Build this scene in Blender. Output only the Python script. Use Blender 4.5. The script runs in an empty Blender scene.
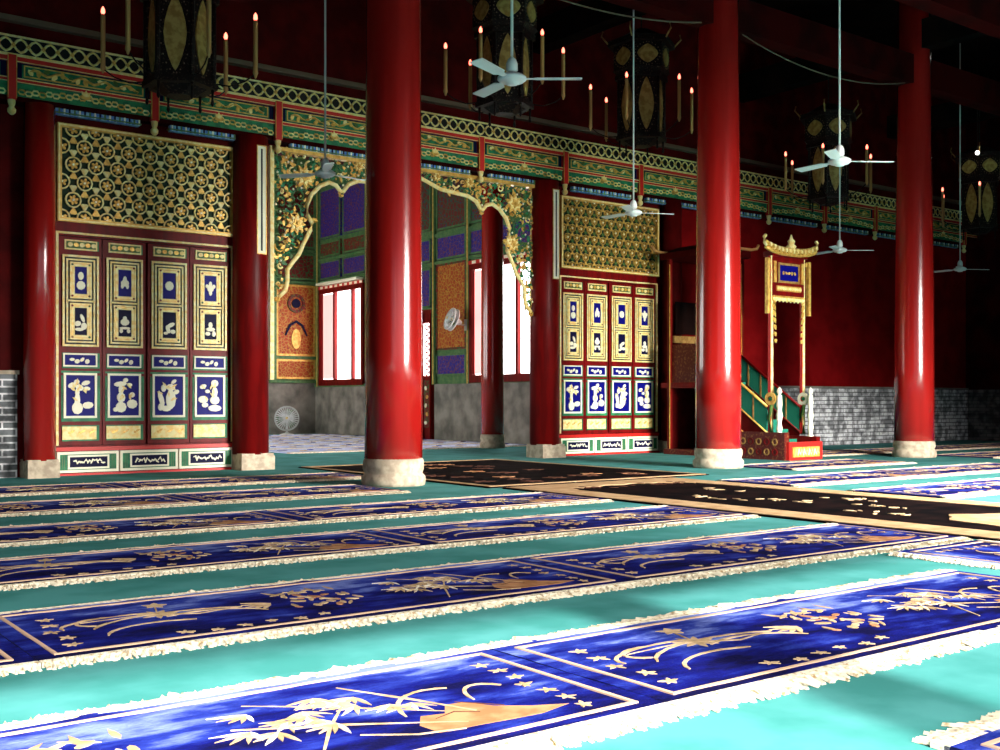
import bpy, math, random
from math import sin, cos, pi, radians
from mathutils import Vector, Matrix
random.seed(7)
S = bpy.context.scene
COL = S.collection

# ------------------------------------------------------------------ materials
def _nodes(name):
    m = bpy.data.materials.new(name); m.use_nodes = True
    nt = m.node_tree; b = nt.nodes['Principled BSDF']
    return m, nt, b

def mat(name, c, rough=.6, metal=0., coat=0., c2=None, scale=4., spec=.3, emit=0., bump=0., contrast=(.4, .6), stretch=None, sheen=0.):
    m, nt, b = _nodes(name)
    b.inputs['Base Color'].default_value = (*c, 1)
    b.inputs['Roughness'].default_value = rough
    b.inputs['Metallic'].default_value = metal
    b.inputs['Coat Weight'].default_value = coat
    b.inputs['Coat Roughness'].default_value = .08
    b.inputs['Specular IOR Level'].default_value = spec
    b.inputs['Sheen Weight'].default_value = sheen
    if emit:
        b.inputs['Emission Color'].default_value = (*c, 1)
        b.inputs['Emission Strength'].default_value = emit
    if c2 is not None or bump:
        tc = nt.nodes.new('ShaderNodeTexCoord')
        mp = nt.nodes.new('ShaderNodeMapping')
        if stretch: mp.inputs['Scale'].default_value = stretch
        nt.links.new(tc.outputs['Object'], mp.inputs['Vector'])
        n = nt.nodes.new('ShaderNodeTexNoise'); n.inputs['Scale'].default_value = scale
        n.inputs['Detail'].default_value = 5
        nt.links.new(mp.outputs['Vector'], n.inputs['Vector'])
        if c2 is not None:
            r = nt.nodes.new('ShaderNodeValToRGB')
            r.color_ramp.elements[0].position = contrast[0]; r.color_ramp.elements[0].color = (*c, 1)
            r.color_ramp.elements[1].position = contrast[1]; r.color_ramp.elements[1].color = (*c2, 1)
            nt.links.new(n.outputs['Fac'], r.inputs['Fac'])
            nt.links.new(r.outputs['Color'], b.inputs['Base Color'])
        if bump:
            bp = nt.nodes.new('ShaderNodeBump'); bp.inputs['Strength'].default_value = bump
            bp.inputs['Distance'].default_value = .02
            nt.links.new(n.outputs['Fac'], bp.inputs['Height'])
            nt.links.new(bp.outputs['Normal'], b.inputs['Normal'])
    return m

def painted(name, c, c2, c3, scale=9.):
    """painted arabesque: voronoi cells of three paints"""
    m, nt, b = _nodes(name)
    b.inputs['Roughness'].default_value = .5; b.inputs['Specular IOR Level'].default_value = .25
    tc = nt.nodes.new('ShaderNodeTexCoord')
    v = nt.nodes.new('ShaderNodeTexVoronoi'); v.inputs['Scale'].default_value = scale; v.feature = 'F1'
    v2 = nt.nodes.new('ShaderNodeTexVoronoi'); v2.inputs['Scale'].default_value = scale * .9; v2.feature = 'DISTANCE_TO_EDGE'
    nt.links.new(tc.outputs['Object'], v.inputs['Vector']); nt.links.new(tc.outputs['Object'], v2.inputs['Vector'])
    r = nt.nodes.new('ShaderNodeValToRGB'); r.color_ramp.interpolation = 'CONSTANT'
    e = r.color_ramp.elements
    e[0].position = 0; e[0].color = (*c3, 1); e[1].position = .22; e[1].color = (*c, 1)
    nt.links.new(v.outputs['Distance'], r.inputs['Fac'])
    r2 = nt.nodes.new('ShaderNodeValToRGB'); r2.color_ramp.interpolation = 'CONSTANT'
    r2.color_ramp.elements[0].color = (1, 1, 1, 1); r2.color_ramp.elements[1].position = .06; r2.color_ramp.elements[1].color = (0, 0, 0, 1)
    nt.links.new(v2.outputs['Distance'], r2.inputs['Fac'])
    mx = nt.nodes.new('ShaderNodeMixRGB'); mx.inputs['Color2'].default_value = (*c2, 1)
    nt.links.new(r2.outputs['Color'], mx.inputs['Fac']); nt.links.new(r.outputs['Color'], mx.inputs['Color1'])
    nt.links.new(mx.outputs['Color'], b.inputs['Base Color'])
    return m

def brickmat(name, a, b2, mortar, axis='xz', rot=0):
    m, nt, b = _nodes(name)
    b.inputs['Roughness'].default_value = .85
    tc = nt.nodes.new('ShaderNodeTexCoord')
    sp = nt.nodes.new('ShaderNodeSeparateXYZ'); cb = nt.nodes.new('ShaderNodeCombineXYZ')
    nt.links.new(tc.outputs['Object'], sp.inputs[0])
    nt.links.new(sp.outputs['X' if axis == 'xz' else 'Y'], cb.inputs['X']); nt.links.new(sp.outputs['Z'], cb.inputs['Y'])
    br = nt.nodes.new('ShaderNodeTexBrick')
    br.inputs['Scale'].default_value = 1; br.inputs['Brick Width'].default_value = .34; br.inputs['Row Height'].default_value = .09
    br.inputs['Mortar Size'].default_value = .012
    nt.links.new(cb.outputs[0], br.inputs['Vector'])
    br.inputs['Color1'].default_value = (*a, 1); br.inputs['Color2'].default_value = (*b2, 1); br.inputs['Mortar'].default_value = (*mortar, 1)
    n = nt.nodes.new('ShaderNodeTexNoise'); n.inputs['Scale'].default_value = 5; n.inputs['Detail'].default_value = 8
    nt.links.new(tc.outputs['Object'], n.inputs['Vector'])
    r = nt.nodes.new('ShaderNodeValToRGB'); r.color_ramp.elements[0].position = .42; r.color_ramp.elements[1].position = .6
    r.color_ramp.elements[0].color = (.35, .35, .37, 1); r.color_ramp.elements[1].color = (1.3, 1.3, 1.35, 1)
    nt.links.new(n.outputs['Fac'], r.inputs['Fac'])
    mx = nt.nodes.new('ShaderNodeMixRGB'); mx.blend_type = 'MULTIPLY'; mx.inputs['Fac'].default_value = 1
    nt.links.new(br.outputs['Color'], mx.inputs['Color1']); nt.links.new(r.outputs['Color'], mx.inputs['Color2'])
    nt.links.new(mx.outputs['Color'], b.inputs['Base Color'])
    return m

M = {}
M['carpet'] = mat('teal_carpet', (.05, .27, .25), .95, c2=(.085, .35, .34), scale=2.2, bump=.25, spec=.15)
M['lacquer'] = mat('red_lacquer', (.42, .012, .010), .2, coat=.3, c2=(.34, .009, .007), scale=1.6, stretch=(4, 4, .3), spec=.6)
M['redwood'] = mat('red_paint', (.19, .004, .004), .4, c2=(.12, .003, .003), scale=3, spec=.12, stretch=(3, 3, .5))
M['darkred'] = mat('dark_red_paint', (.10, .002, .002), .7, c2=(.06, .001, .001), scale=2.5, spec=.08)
M['redlifted'] = mat('brightened_wall_red', (.24, .004, .005), .8, c2=(.17, .002, .003), scale=2, spec=.05)  # wall red raised in colour to offset weak light at the right
M['roofred'] = mat('roof_red', (.045, .001, .001), .8, c2=(.02, .001, .001), scale=1.5, spec=.05)
M['roofdark'] = mat('roof_dark', (.012, .004, .003), .85, c2=(.004, .002, .002), scale=2, spec=.05)
M['brightred'] = mat('bright_red_rail', (.62, .02, .015), .4)
M['gold'] = mat('gold_leaf', (.85, .52, .12), .38, metal=.25, c2=(.62, .33, .06), scale=14)
M['cream'] = mat('cream_gilt', (1., .87, .42), .45, c2=(.95, .68, .22), scale=18)
M['ivory'] = mat('ivory_paint', (1., .95, .72), .5)
M['green'] = mat('green_paint', (.02, .24, .09), .5, c2=(.01, .13, .06), scale=9)
M['green2'] = mat('moss_green_paint', (.05, .12, .03), .5, c2=(.09, .16, .03), scale=12)
M['blue'] = mat('cobalt_paint', (.003, .003, .17), .45, spec=.1)
M['navy'] = mat('navy_paint', (.003, .003, .035), .5, spec=.1)
M['skyblue'] = mat('azure_paint', (.05, .16, .55), .5, c2=(.25, .5, .65), scale=22)
M['black'] = mat('black_paint', (.006, .006, .005), .5)
M['stone'] = mat('plinth_stone', (.62, .52, .38), .8, c2=(.42, .33, .24), scale=11, bump=.4)
M['white'] = mat('white_enamel', (.85, .87, .85), .35)
M['whitemetal'] = mat('grey_enamel', (.6, .62, .58), .4)
M['plaster'] = mat('grey_plaster', (.34, .31, .26), .9, c2=(.15, .14, .12), scale=2.4, contrast=(.35, .65))
M['brickR'] = brickmat('whitewashed_brick', (.75, .75, .75), (.95, .95, .93), (.25, .25, .25))
M['brickD'] = brickmat('grey_brick', (.16, .17, .17), (.10, .11, .11), (.72, .72, .70))
M['brickY'] = brickmat('side_brick', (.13, .12, .12), (.18, .16, .15), (.08, .08, .08), 'yz')
def rugmat():
    m, nt, b = _nodes('blue_rug_pile'); b.inputs['Roughness'].default_value = .95; b.inputs['Specular IOR Level'].default_value = .08
    tc = nt.nodes.new('ShaderNodeTexCoord'); mp = nt.nodes.new('ShaderNodeMapping'); mp.inputs['Scale'].default_value = (.8, 2.2, 1)
    nt.links.new(tc.outputs['Object'], mp.inputs['Vector'])
    n = nt.nodes.new('ShaderNodeTexNoise'); n.inputs['Scale'].default_value = 2.6; n.inputs['Detail'].default_value = 7; n.inputs['Roughness'].default_value = .62
    nt.links.new(mp.outputs['Vector'], n.inputs['Vector'])
    sp = nt.nodes.new('ShaderNodeSeparateXYZ'); nt.links.new(tc.outputs['Object'], sp.inputs[0])
    ad = nt.nodes.new('ShaderNodeMath'); ad.operation = 'MULTIPLY_ADD'; ad.inputs[1].default_value = .22  # paler toward the far edge: woven clouds plus painted grazing sheen
    nt.links.new(sp.outputs['Y'], ad.inputs[0]); nt.links.new(n.outputs['Fac'], ad.inputs[2])
    r = nt.nodes.new('ShaderNodeValToRGB'); e = r.color_ramp.elements
    e[0].position = .46; e[0].color = (.002, .002, .04, 1); e[1].position = .80; e[1].color = (.20, .27, .66, 1)
    q = e.new(.58); q.color = (.004, .007, .16, 1); q = e.new(.68); q.color = (.02, .04, .32, 1)
    nt.links.new(ad.outputs[0], r.inputs['Fac']); nt.links.new(r.outputs['Color'], b.inputs['Base Color'])
    n2 = nt.nodes.new('ShaderNodeTexNoise'); n2.inputs['Scale'].default_value = 90; nt.links.new(tc.outputs['Object'], n2.inputs['Vector'])
    bp = nt.nodes.new('ShaderNodeBump'); bp.inputs['Strength'].default_value = .5; bp.inputs['Distance'].default_value = .01
    nt.links.new(n2.outputs['Fac'], bp.inputs['Height']); nt.links.new(bp.outputs['Normal'], b.inputs['Normal'])
    return m
M['rug'] = rugmat()
M['rugedge'] = mat('navy_rug_edge', (.005, .006, .06), .9, spec=.2)
M['rugwashed'] = mat('lightwashed_blue_rug_pile', (.50, .56, .85), .9, c2=(.85, .88, 1.), scale=2.4, spec=.2)  # blue rug washed pale in its colour, as if under grazing light
M['line'] = mat('rug_border_yarn', (.66, .44, .30), .9, spec=.1)
M['motif'] = mat('tan_yarn', (.66, .47, .28), .9, c2=(.42, .28, .14), scale=16, spec=.1)
M['peach'] = mat('peach_yarn', (.55, .27, .13), .9, c2=(.36, .16, .07), scale=10, spec=.1)
M['fringe'] = mat('cream_fringe', (.93, .84, .66), .95, c2=(.50, .36, .20), scale=45, spec=.1, contrast=(.5, .66))
M['blackrug'] = mat('black_rug_pile', (.003, .0025, .003), .95, c2=(.012, .006, .006), scale=3.5, spec=.02)
M['beige'] = mat('beige_rug_yarn', (.60, .40, .22), .95, c2=(.48, .29, .14), scale=5, spec=.1)
M['brown'] = mat('brown_yarn', (.10, .04, .025), .95, spec=.1)
M['panelgold'] = mat('amber_lantern_panel', (.42, .24, .07), .5, c2=(.26, .13, .03), scale=14)
M['lanternwood'] = mat('dark_carved_wood', (.012, .006, .006), .5, c2=(.07, .045, .03), scale=38, contrast=(.58, .66), spec=.08)
M['candle'] = mat('candle_tube', (.50, .24, .08), .5)
M['flame'] = mat('glowing_tip', (1., .16, .10), .4, emit=5)
M['carpetgreen'] = mat('stair_carpet', (.012, .19, .12), .9)
M['minwood'] = mat('carved_red_brown_wood', (.10, .006, .005), .45, c2=(.20, .07, .02), scale=26, contrast=(.55, .62))
M['porange'] = painted('orange_panel', (.42, .07, .012), (.5, .25, .04), (.16, .02, .02), 11)
M['pred'] = painted('crimson_panel', (.17, .015, .015), (.05, .12, .04), (.25, .13, .03), 9.)
M['pblue'] = painted('violet_panel', (.03, .018, .24), (.16, .05, .10), (.10, .10, .35), 11.)
M['pgreen'] = painted('green_red_panel', (.14, .02, .015), (.03, .10, .06), (.04, .04, .16), 9.)
M['railgreen'] = mat('sage_rail', (.06, .17, .06), .5, c2=(.12, .22, .08), scale=8)
M['pane'] = mat('daylit_pane', (1., .97, .95), .4, emit=9.0)
M['panepink'] = mat('daylit_pink_pane', (1., .45, .42), .4, emit=1.2)
M['bulb'] = mat('light_gap_glow', (1., .95, .9), .4, emit=6)
M['dust'] = mat('dusty_ledge', (.16, .09, .06), .9)
M['deepgreen'] = mat('screen_back', (.012, .03, .012), .7)

# ------------------------------------------------------------------ mesh builder
class MB:
    def __init__(s): s.v = []; s.f = []; s.m = []; s.mats = []; s.sm = []
    def mi(s, m):
        if m not in s.mats: s.mats.append(m)
        return s.mats.index(m)
    def add(s, vs, fs, m, smooth=False):
        o = len(s.v); k = s.mi(m); s.v += [tuple(v) for v in vs]
        for f in fs: s.f.append(tuple(i + o for i in f)); s.m.append(k); s.sm.append(smooth)
    def box(s, x0, x1, y0, y1, z0, z1, m):
        vs = [(x, y, z) for z in (z0, z1) for y in (y0, y1) for x in (x0, x1)]
        s.add(vs, [(0, 2, 3, 1), (4, 5, 7, 6), (0, 1, 5, 4), (1, 3, 7, 5), (3, 2, 6, 7), (2, 0, 4, 6)], m)
    def frame(s, x0, x1, z0, z1, w, y0, y1, m):        # ring in the XZ plane
        s.box(x0, x1, y0, y1, z0, z0 + w, m); s.box(x0, x1, y0, y1, z1 - w, z1, m)
        s.box(x0, x0 + w, y0, y1, z0 + w, z1 - w, m); s.box(x1 - w, x1, y0, y1, z0 + w, z1 - w, m)
    def prism(s, pts, y0, y1, m, plane='xz'):          # polygon extruded along the normal
        if abs(y1 - y0) < .03: j = random.random() * .0016; y0, y1 = (y0 - j, y1 + j) if y0 < y1 else (y0 + j, y1 - j)
        n = len(pts)
        P = (lambda p, d: (p[0], d, p[1])) if plane == 'xz' else ((lambda p, d: (p[0], p[1], d)) if plane == 'xy' else (lambda p, d: (d, p[0], p[1])))
        vs = [P(p, y0) for p in pts] + [P(p, y1) for p in pts]
        fs = [tuple(range(n)), tuple(range(2 * n - 1, n - 1, -1))] + [(i, (i + 1) % n, n + (i + 1) % n, n + i) for i in range(n)]
        s.add(vs, fs, m)
    def disc(s, cx, cz, rx, rz, y0, y1, m, n=12, a=0., plane='xz'):
        pts = []
        for i in range(n):
            t = 2 * pi * i / n; px, pz = rx * cos(t), rz * sin(t)
            pts.append((cx + px * cos(a) - pz * sin(a), cz + px * sin(a) + pz * cos(a)))
        s.prism(pts, y0, y1, m, plane)
    def leaf(s, cx, cz, L, w, a, y0, y1, m, plane='xz'):
        pr = [(0, 0), (.3, .5), (.62, .42), (1, 0), (.62, -.42), (.3, -.5)]
        s.prism([(cx + L * u * cos(a) - w * v * sin(a), cz + L * u * sin(a) + w * v * cos(a)) for u, v in pr], y0, y1, m, plane)
    def ribbon(s, pts, w, y0, y1, m, plane='xz'):      # flat stroke
        n = len(pts); Lp = []; Rp = []
        for i, p in enumerate(pts):
            a = pts[max(i - 1, 0)]; b = pts[min(i + 1, n - 1)]
            dx, dy = b[0] - a[0], b[1] - a[1]; l = math.hypot(dx, dy) or 1
            ww = w * (1 if 0 < i < n - 1 else .5) / 2
            Lp.append((p[0] - dy / l * ww, p[1] + dx / l * ww)); Rp.append((p[0] + dy / l * ww, p[1] - dx / l * ww))
        for i in range(n - 1): s.prism([Lp[i], Lp[i + 1], Rp[i + 1], Rp[i]], y0, y1, m, plane)
    def ringd(s, cx, cz, r0, r1, y0, y1, m, n=16, plane='xz'):
        for i in range(n):
            a, b = 2 * pi * i / n, 2 * pi * (i + 1) / n
            s.prism([(cx + r0 * cos(a), cz + r0 * sin(a)), (cx + r1 * cos(a), cz + r1 * sin(a)),
                     (cx + r1 * cos(b), cz + r1 * sin(b)), (cx + r0 * cos(b), cz + r0 * sin(b))], y0, y1, m, plane)
    def tube(s, pts, r, m, n=5, smooth=True, closed=False):
        pts = [Vector(p) for p in pts]; N = len(pts); vs = []
        rr = r if isinstance(r, (list, tuple)) else [r] * N
        for i, p in enumerate(pts):
            t = (pts[(i + 1) % N if closed else min(i + 1, N - 1)] - pts[i - 1 if (closed or i) else 0]).normalized()
            u = t.cross(Vector((0, 0, 1)))
            if u.length < .05: u = t.cross(Vector((0, 1, 0)))
            u.normalize(); w = t.cross(u)
            for k in range(n):
                a = 2 * pi * k / n; vs.append(p + rr[i] * (u * cos(a) + w * sin(a)))
        fs = []
        for i in range(N if closed else N - 1):
            j = (i + 1) % N
            for k in range(n): fs.append((i * n + k, i * n + (k + 1) % n, j * n + (k + 1) % n, j * n + k))
        if not closed: fs += [tuple(range(n - 1, -1, -1)), tuple((N - 1) * n + k for k in range(n))]
        s.add(vs, fs, m, smooth)
    def lathe(s, prof, m, c=(0, 0, 0), n=32, smooth=True):
        vs = []; N = len(prof)
        for r, z in prof:
            for k in range(n): a = 2 * pi * k / n; vs.append((c[0] + r * cos(a), c[1] + r * sin(a), c[2] + z))
        fs = [(i * n + k, i * n + (k + 1) % n, (i + 1) * n + (k + 1) % n, (i + 1) * n + k) for i in range(N - 1) for k in range(n)]
        fs += [tuple(range(n - 1, -1, -1)), tuple((N - 1) * n + k for k in range(n))]
        s.add(vs, fs, m, smooth)
    def ball(s, c, r, m, n=8, sz=1.):
        s.lathe([(max(r * sin(pi * i / 6), .0005), -r * sz * cos(pi * i / 6)) for i in range(7)], m, c, n)
    def mesh(s, name):
        me = bpy.data.meshes.new(name); me.from_pydata(s.v, [], s.f)
        for k in s.mats: me.materials.append(M[k])
        me.polygons.foreach_set('material_index', s.m); me.polygons.foreach_set('use_smooth', s.sm)
        me.update(); return me
    def build(s, name, parent=None, loc=(0, 0, 0), rz=0):
        o = bpy.data.objects.new(name, s.mesh(name)); COL.objects.link(o)
        o.parent = parent; o.location = loc; o.rotation_euler.z = rz
        return o

def tag(o, label=None, cat=None, group=None, kind=None):
    for k, v in (('label', label), ('category', cat), ('group', group), ('kind', kind)):
        if v: o[k] = v
    return o
def thing(name, label, cat, loc=(0, 0, 0), rz=0, group=None):
    o = bpy.data.objects.new(name, None); COL.objects.link(o); o.empty_display_size = .1
    o.location = loc; o.rotation_euler.z = rz
    return tag(o, label, cat, group)
def struct(mb, name, label=None, parent=None):
    return tag(mb.build(name, parent), label, None, None, 'structure')
def dup(o, parent=None, loc=None, rz=None):
    c = o.copy(); COL.objects.link(c)
    if parent is not None: c.parent = parent
    if loc is not None: c.location = loc
    if rz is not None: c.rotation_euler.z = rz
    for ch in list(o.children): dup(ch, c)
    return c

WY = 15.2      # plane of the screen wall
CZ = 8.6       # ceiling
XR = 26.0
XL = -7.0
FY = -2.2      # front wall
# ------------------------------------------------------------------ structure
b = MB(); b.box(XL - .3, XR + .3, FY - .3, WY + .4, -.12, 0, 'carpet'); b.box(3.3, 15.8, WY + .4, 30.9, -.12, 0, 'carpet')
struct(b, 'floor', 'teal green fitted carpet running under all the rugs')
b = MB(); b.box(XL - .3, XR + .3, FY - .3, WY + .4, CZ, CZ + .2, 'roofdark'); b.box(3.3, 15.8, WY + .4, 30.9, CZ, CZ + .2, 'roofdark')
struct(b, 'ceiling', 'dark timber ceiling high above the columns')
b = MB()
b.box(XL, 3.63, WY, WY + .3, 0, CZ, 'darkred')
b.box(15.4, XR, WY, WY + .3, 0, 4.75, 'redlifted'); b.box(15.4, XR, WY, WY + .3, 4.75, CZ, 'darkred')
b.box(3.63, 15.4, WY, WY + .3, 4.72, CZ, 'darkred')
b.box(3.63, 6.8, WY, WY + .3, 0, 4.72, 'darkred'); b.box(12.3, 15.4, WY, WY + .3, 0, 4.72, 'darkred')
struct(b, 'wall_back', 'dark red painted wall behind the screens')
b = MB(); b.box(XL, 3.58, WY - .06, WY, 0, 1.33, 'brickD'); b.box(XL, 3.60, WY - .09, WY, 1.33, 1.38, 'stone'); struct(b, 'trim_1', 'dark grey brick wainscot at the far left')
b = MB(); b.box(15.8, XR, WY - .06, WY, 0, 1.26, 'brickR'); b.box(15.8, XR, WY - .08, WY, 1.26, 1.30, 'plaster'); struct(b, 'trim_2', 'whitewashed brick wainscot under the red wall at right')
b = MB(); b.box(XR, XR + .3, FY, WY + .3, 0, CZ, 'roofred'); struct(b, 'wall_right', 'dark side wall at the far right')
b = MB(); b.box(XR - .06, XR, FY, WY - .1, 0, 1.26, 'brickY'); struct(b, 'trim_3', 'dark brick wainscot on the right side wall')
b = MB(); b.box(XL - .3, XL, FY, WY + .3, 0, CZ, 'roofred'); struct(b, 'wall_left')
# front wall with open doorways (daylight comes from here)
OPEN = [(-4.2, 2.15), (2.6, 8.2), (10.4, 14.6)]
OH = 4.6
b = MB(); xs = [XL] + [x for o in OPEN for x in o] + [XR]
for i in range(0, len(xs), 2): b.box(xs[i], xs[i + 1], FY - .25, FY, 0, OH, 'redwood')
b.box(XL, XR, FY - .25, FY, OH, CZ, 'darkred')
struct(b, 'wall_front')
# chamber beyond the arch
b = MB(); b.box(3.3, 15.8, 29.85, 30.15, 0, CZ, 'railgreen'); struct(b, 'wall_chamber_back')
b = MB(); b.box(15.5, 15.8, 15.5, 29.85, 0, CZ, 'railgreen'); struct(b, 'wall_chamber_right')
b = MB(); b.box(3.3, 3.6, 15.5, 29.85, 0, CZ, 'railgreen'); struct(b, 'wall_chamber_left')
b = MB(); b.box(3.6, 15.44, 29.79, 29.85, 0, 1.5, 'plaster'); b.box(15.44, 15.5, 15.5, 23.35, 0, 1.4, 'plaster'); b.box(15.44, 15.5, 24.95, 29.85, 0, 1.4, 'plaster')
struct(b, 'trim_4', 'grey rendered dado under the painted panels of the chamber')
# ceiling beams
def beam(n, x0, x1, y0, y1, z0, z1, m='roofred', lab=None):
    b = MB(); b.box(x0, x1, y0, y1, z0, z1, m)
    struct(b, n, lab)
beam('trim_5', XL, XR, 11.05, 11.35, 6.5, 7.0, 'roofred', 'dark red tie beam running between the column tops')
beam('trim_6', XL, XR, 8.55, 8.85, 6.45, 6.95, 'roofred', 'dark red beam nearer the camera under the ceiling')
for i, x in enumerate((1.6, 6.9, 12.2, 17.5, 22.8)): beam('trim_%d' % (7 + i), x - .15, x + .15, FY, WY, 7.1, 7.6, 'roofdark')
b = MB(); b.box(XL, XR, WY - .12, WY, 5.86, 5.93, 'dust'); struct(b, 'trim_12', 'dusty ledge above the painted frieze')

# ------------------------------------------------------------------ columns
def column(x, y, r0, r1, label, plinth, name='red_column'):
    t = thing(name, label, 'column', (x, y, 0))
    b = MB(); b.lathe([(r0, plinth), (r0 * .995, 1.5), (r0 * .97, 3.2), (r1 * 1.02, 5.5), (r1, CZ)], 'lacquer', n=48); b.build('shaft', t)
    b = MB(); R = r0 * 1.08
    b.lathe([(R * 1.0, 0), (R * 1.03, .04), (R * 1.03, .1), (R * .95, .13), (R * .93, .15), (R * .98, .19), (R * .97, plinth - .02), (R * .92, plinth + .01)], 'stone', n=40)
    b.build('stone_plinth', t)
    return t
column(6.83, 11.2, .34, .315, 'glossy red column at left, nearest, in front of the arch', .31)
column(12.45, 11.2, .335, .30, 'glossy red column in the middle, beside the second panelled screen', .28)
column(17.5, 11.2, .335, .28, 'glossy red column at right, in front of the whitewashed brick', .28)
column(13.75, 18.6, .24, .22, 'slim dark red column standing inside the chamber behind the arch', .28)
def pillar(x, r, label, y=15.0):
    t = thing('wall_pillar', label, 'pillar', (x, y, 0))
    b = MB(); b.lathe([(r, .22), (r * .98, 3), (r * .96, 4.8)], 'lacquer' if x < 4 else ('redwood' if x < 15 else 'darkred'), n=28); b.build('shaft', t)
    b = MB(); w = r * .98
    b.box(-w, w, -w - .02, .19, 0, .2, 'stone'); b.box(-w * .96, w * .96, -w + .0, .19, .2, .235, 'stone'); b.build('stone_plinth', t)
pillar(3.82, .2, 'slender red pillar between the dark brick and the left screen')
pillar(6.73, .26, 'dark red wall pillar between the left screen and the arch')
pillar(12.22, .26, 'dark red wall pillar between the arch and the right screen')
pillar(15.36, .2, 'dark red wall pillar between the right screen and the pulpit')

# ------------------------------------------------------------------ panelled screens
Y0 = 15.12
def blobs(b, cx, cz, sx, sz, pts, m, y0, y1):
    for p in pts:
        b.disc(cx + p[0] * sx, cz + p[1] * sz, p[2] * sx, p[3] * sz, y0, y1, m, 9, p[4] if len(p) > 4 else 0)
BIG = [  # vases with flowers, unit box -.5...5
    [(-.1, -.32, .2, .16), (-.1, -.12, .1, .2), (-.1, .08, .08, .1), (.28, -.25, .2, .09, .1), (-.28, .26, .16, .07, .4), (-.02, .2, .15, .08, -.4), (.2, .32, .16, .06, .3), (.25, .18, .12, .05, -.2), (-.12, .35, .1, .06)],
    [(-.12, -.05, .16, .13), (-.12, -.3, .2, .14), (-.12, .15, .09, .12), (-.15, .3, .24, .07, .1), (.05, .4, .1, .06, .6), (.3, -.22, .2, .12), (.3, .02, .1, .07), (-.32, -.36, .1, .06), (.2, .28, .1, .05)],
    [(.08, -.1, .2, .26), (.08, .22, .17, .1), (-.3, -.08, .1, .22, .3), (-.2, .2, .1, .1), (.3, .1, .12, .06, .5), (.2, .38, .12, .05, .6), (-.1, -.34, .2, .08), (-.32, -.3, .1, .1)],
    [(.2, .34, .15, .1), (.2, .1, .12, .14), (.2, -.12, .2, .12), (.2, -.34, .28, .09), (-.28, -.1, .2, .1), (-.28, .25, .14, .06, .4), (-.1, .12, .1, .05), (-.2, -.25, .13, .07)]]
SMALL = [[(0, -.22, .34, .2), (0, .2, .22, .18)], [(0, 0, .33, .16), (0, .12, .16, .2), (-.2, -.14, .12, .12), (.2, -.14, .12, .12)],
         [(0, 0, .36, .22)], [(0, 0, .3, .18), (0, .2, .14, .14), (0, -.2, .14, .14), (-.3, .1, .14, .1), (.3, .1, .14, .1)]]
FIG = [[(.1, .15, .12, .2, .4), (-.2, -.1, .22, .12, .3), (.2, -.2, .2, .16), (-.1, -.35, .3, .08)], [(0, .05, .3, .16), (0, .22, .14, .1), (0, -.22, .38, .06), (-.25, -.35, .12, .1), (.25, -.35, .12, .1)],
       [(.1, 0, .3, .1, .5), (-.1, -.2, .14, .2, .3), (.25, -.3, .2, .1), (-.25, -.38, .16, .07)], [(0, .08, .16, .14), (0, -.12, .34, .1), (-.2, -.33, .2, .1), (.25, -.33, .14, .14)]]
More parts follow.
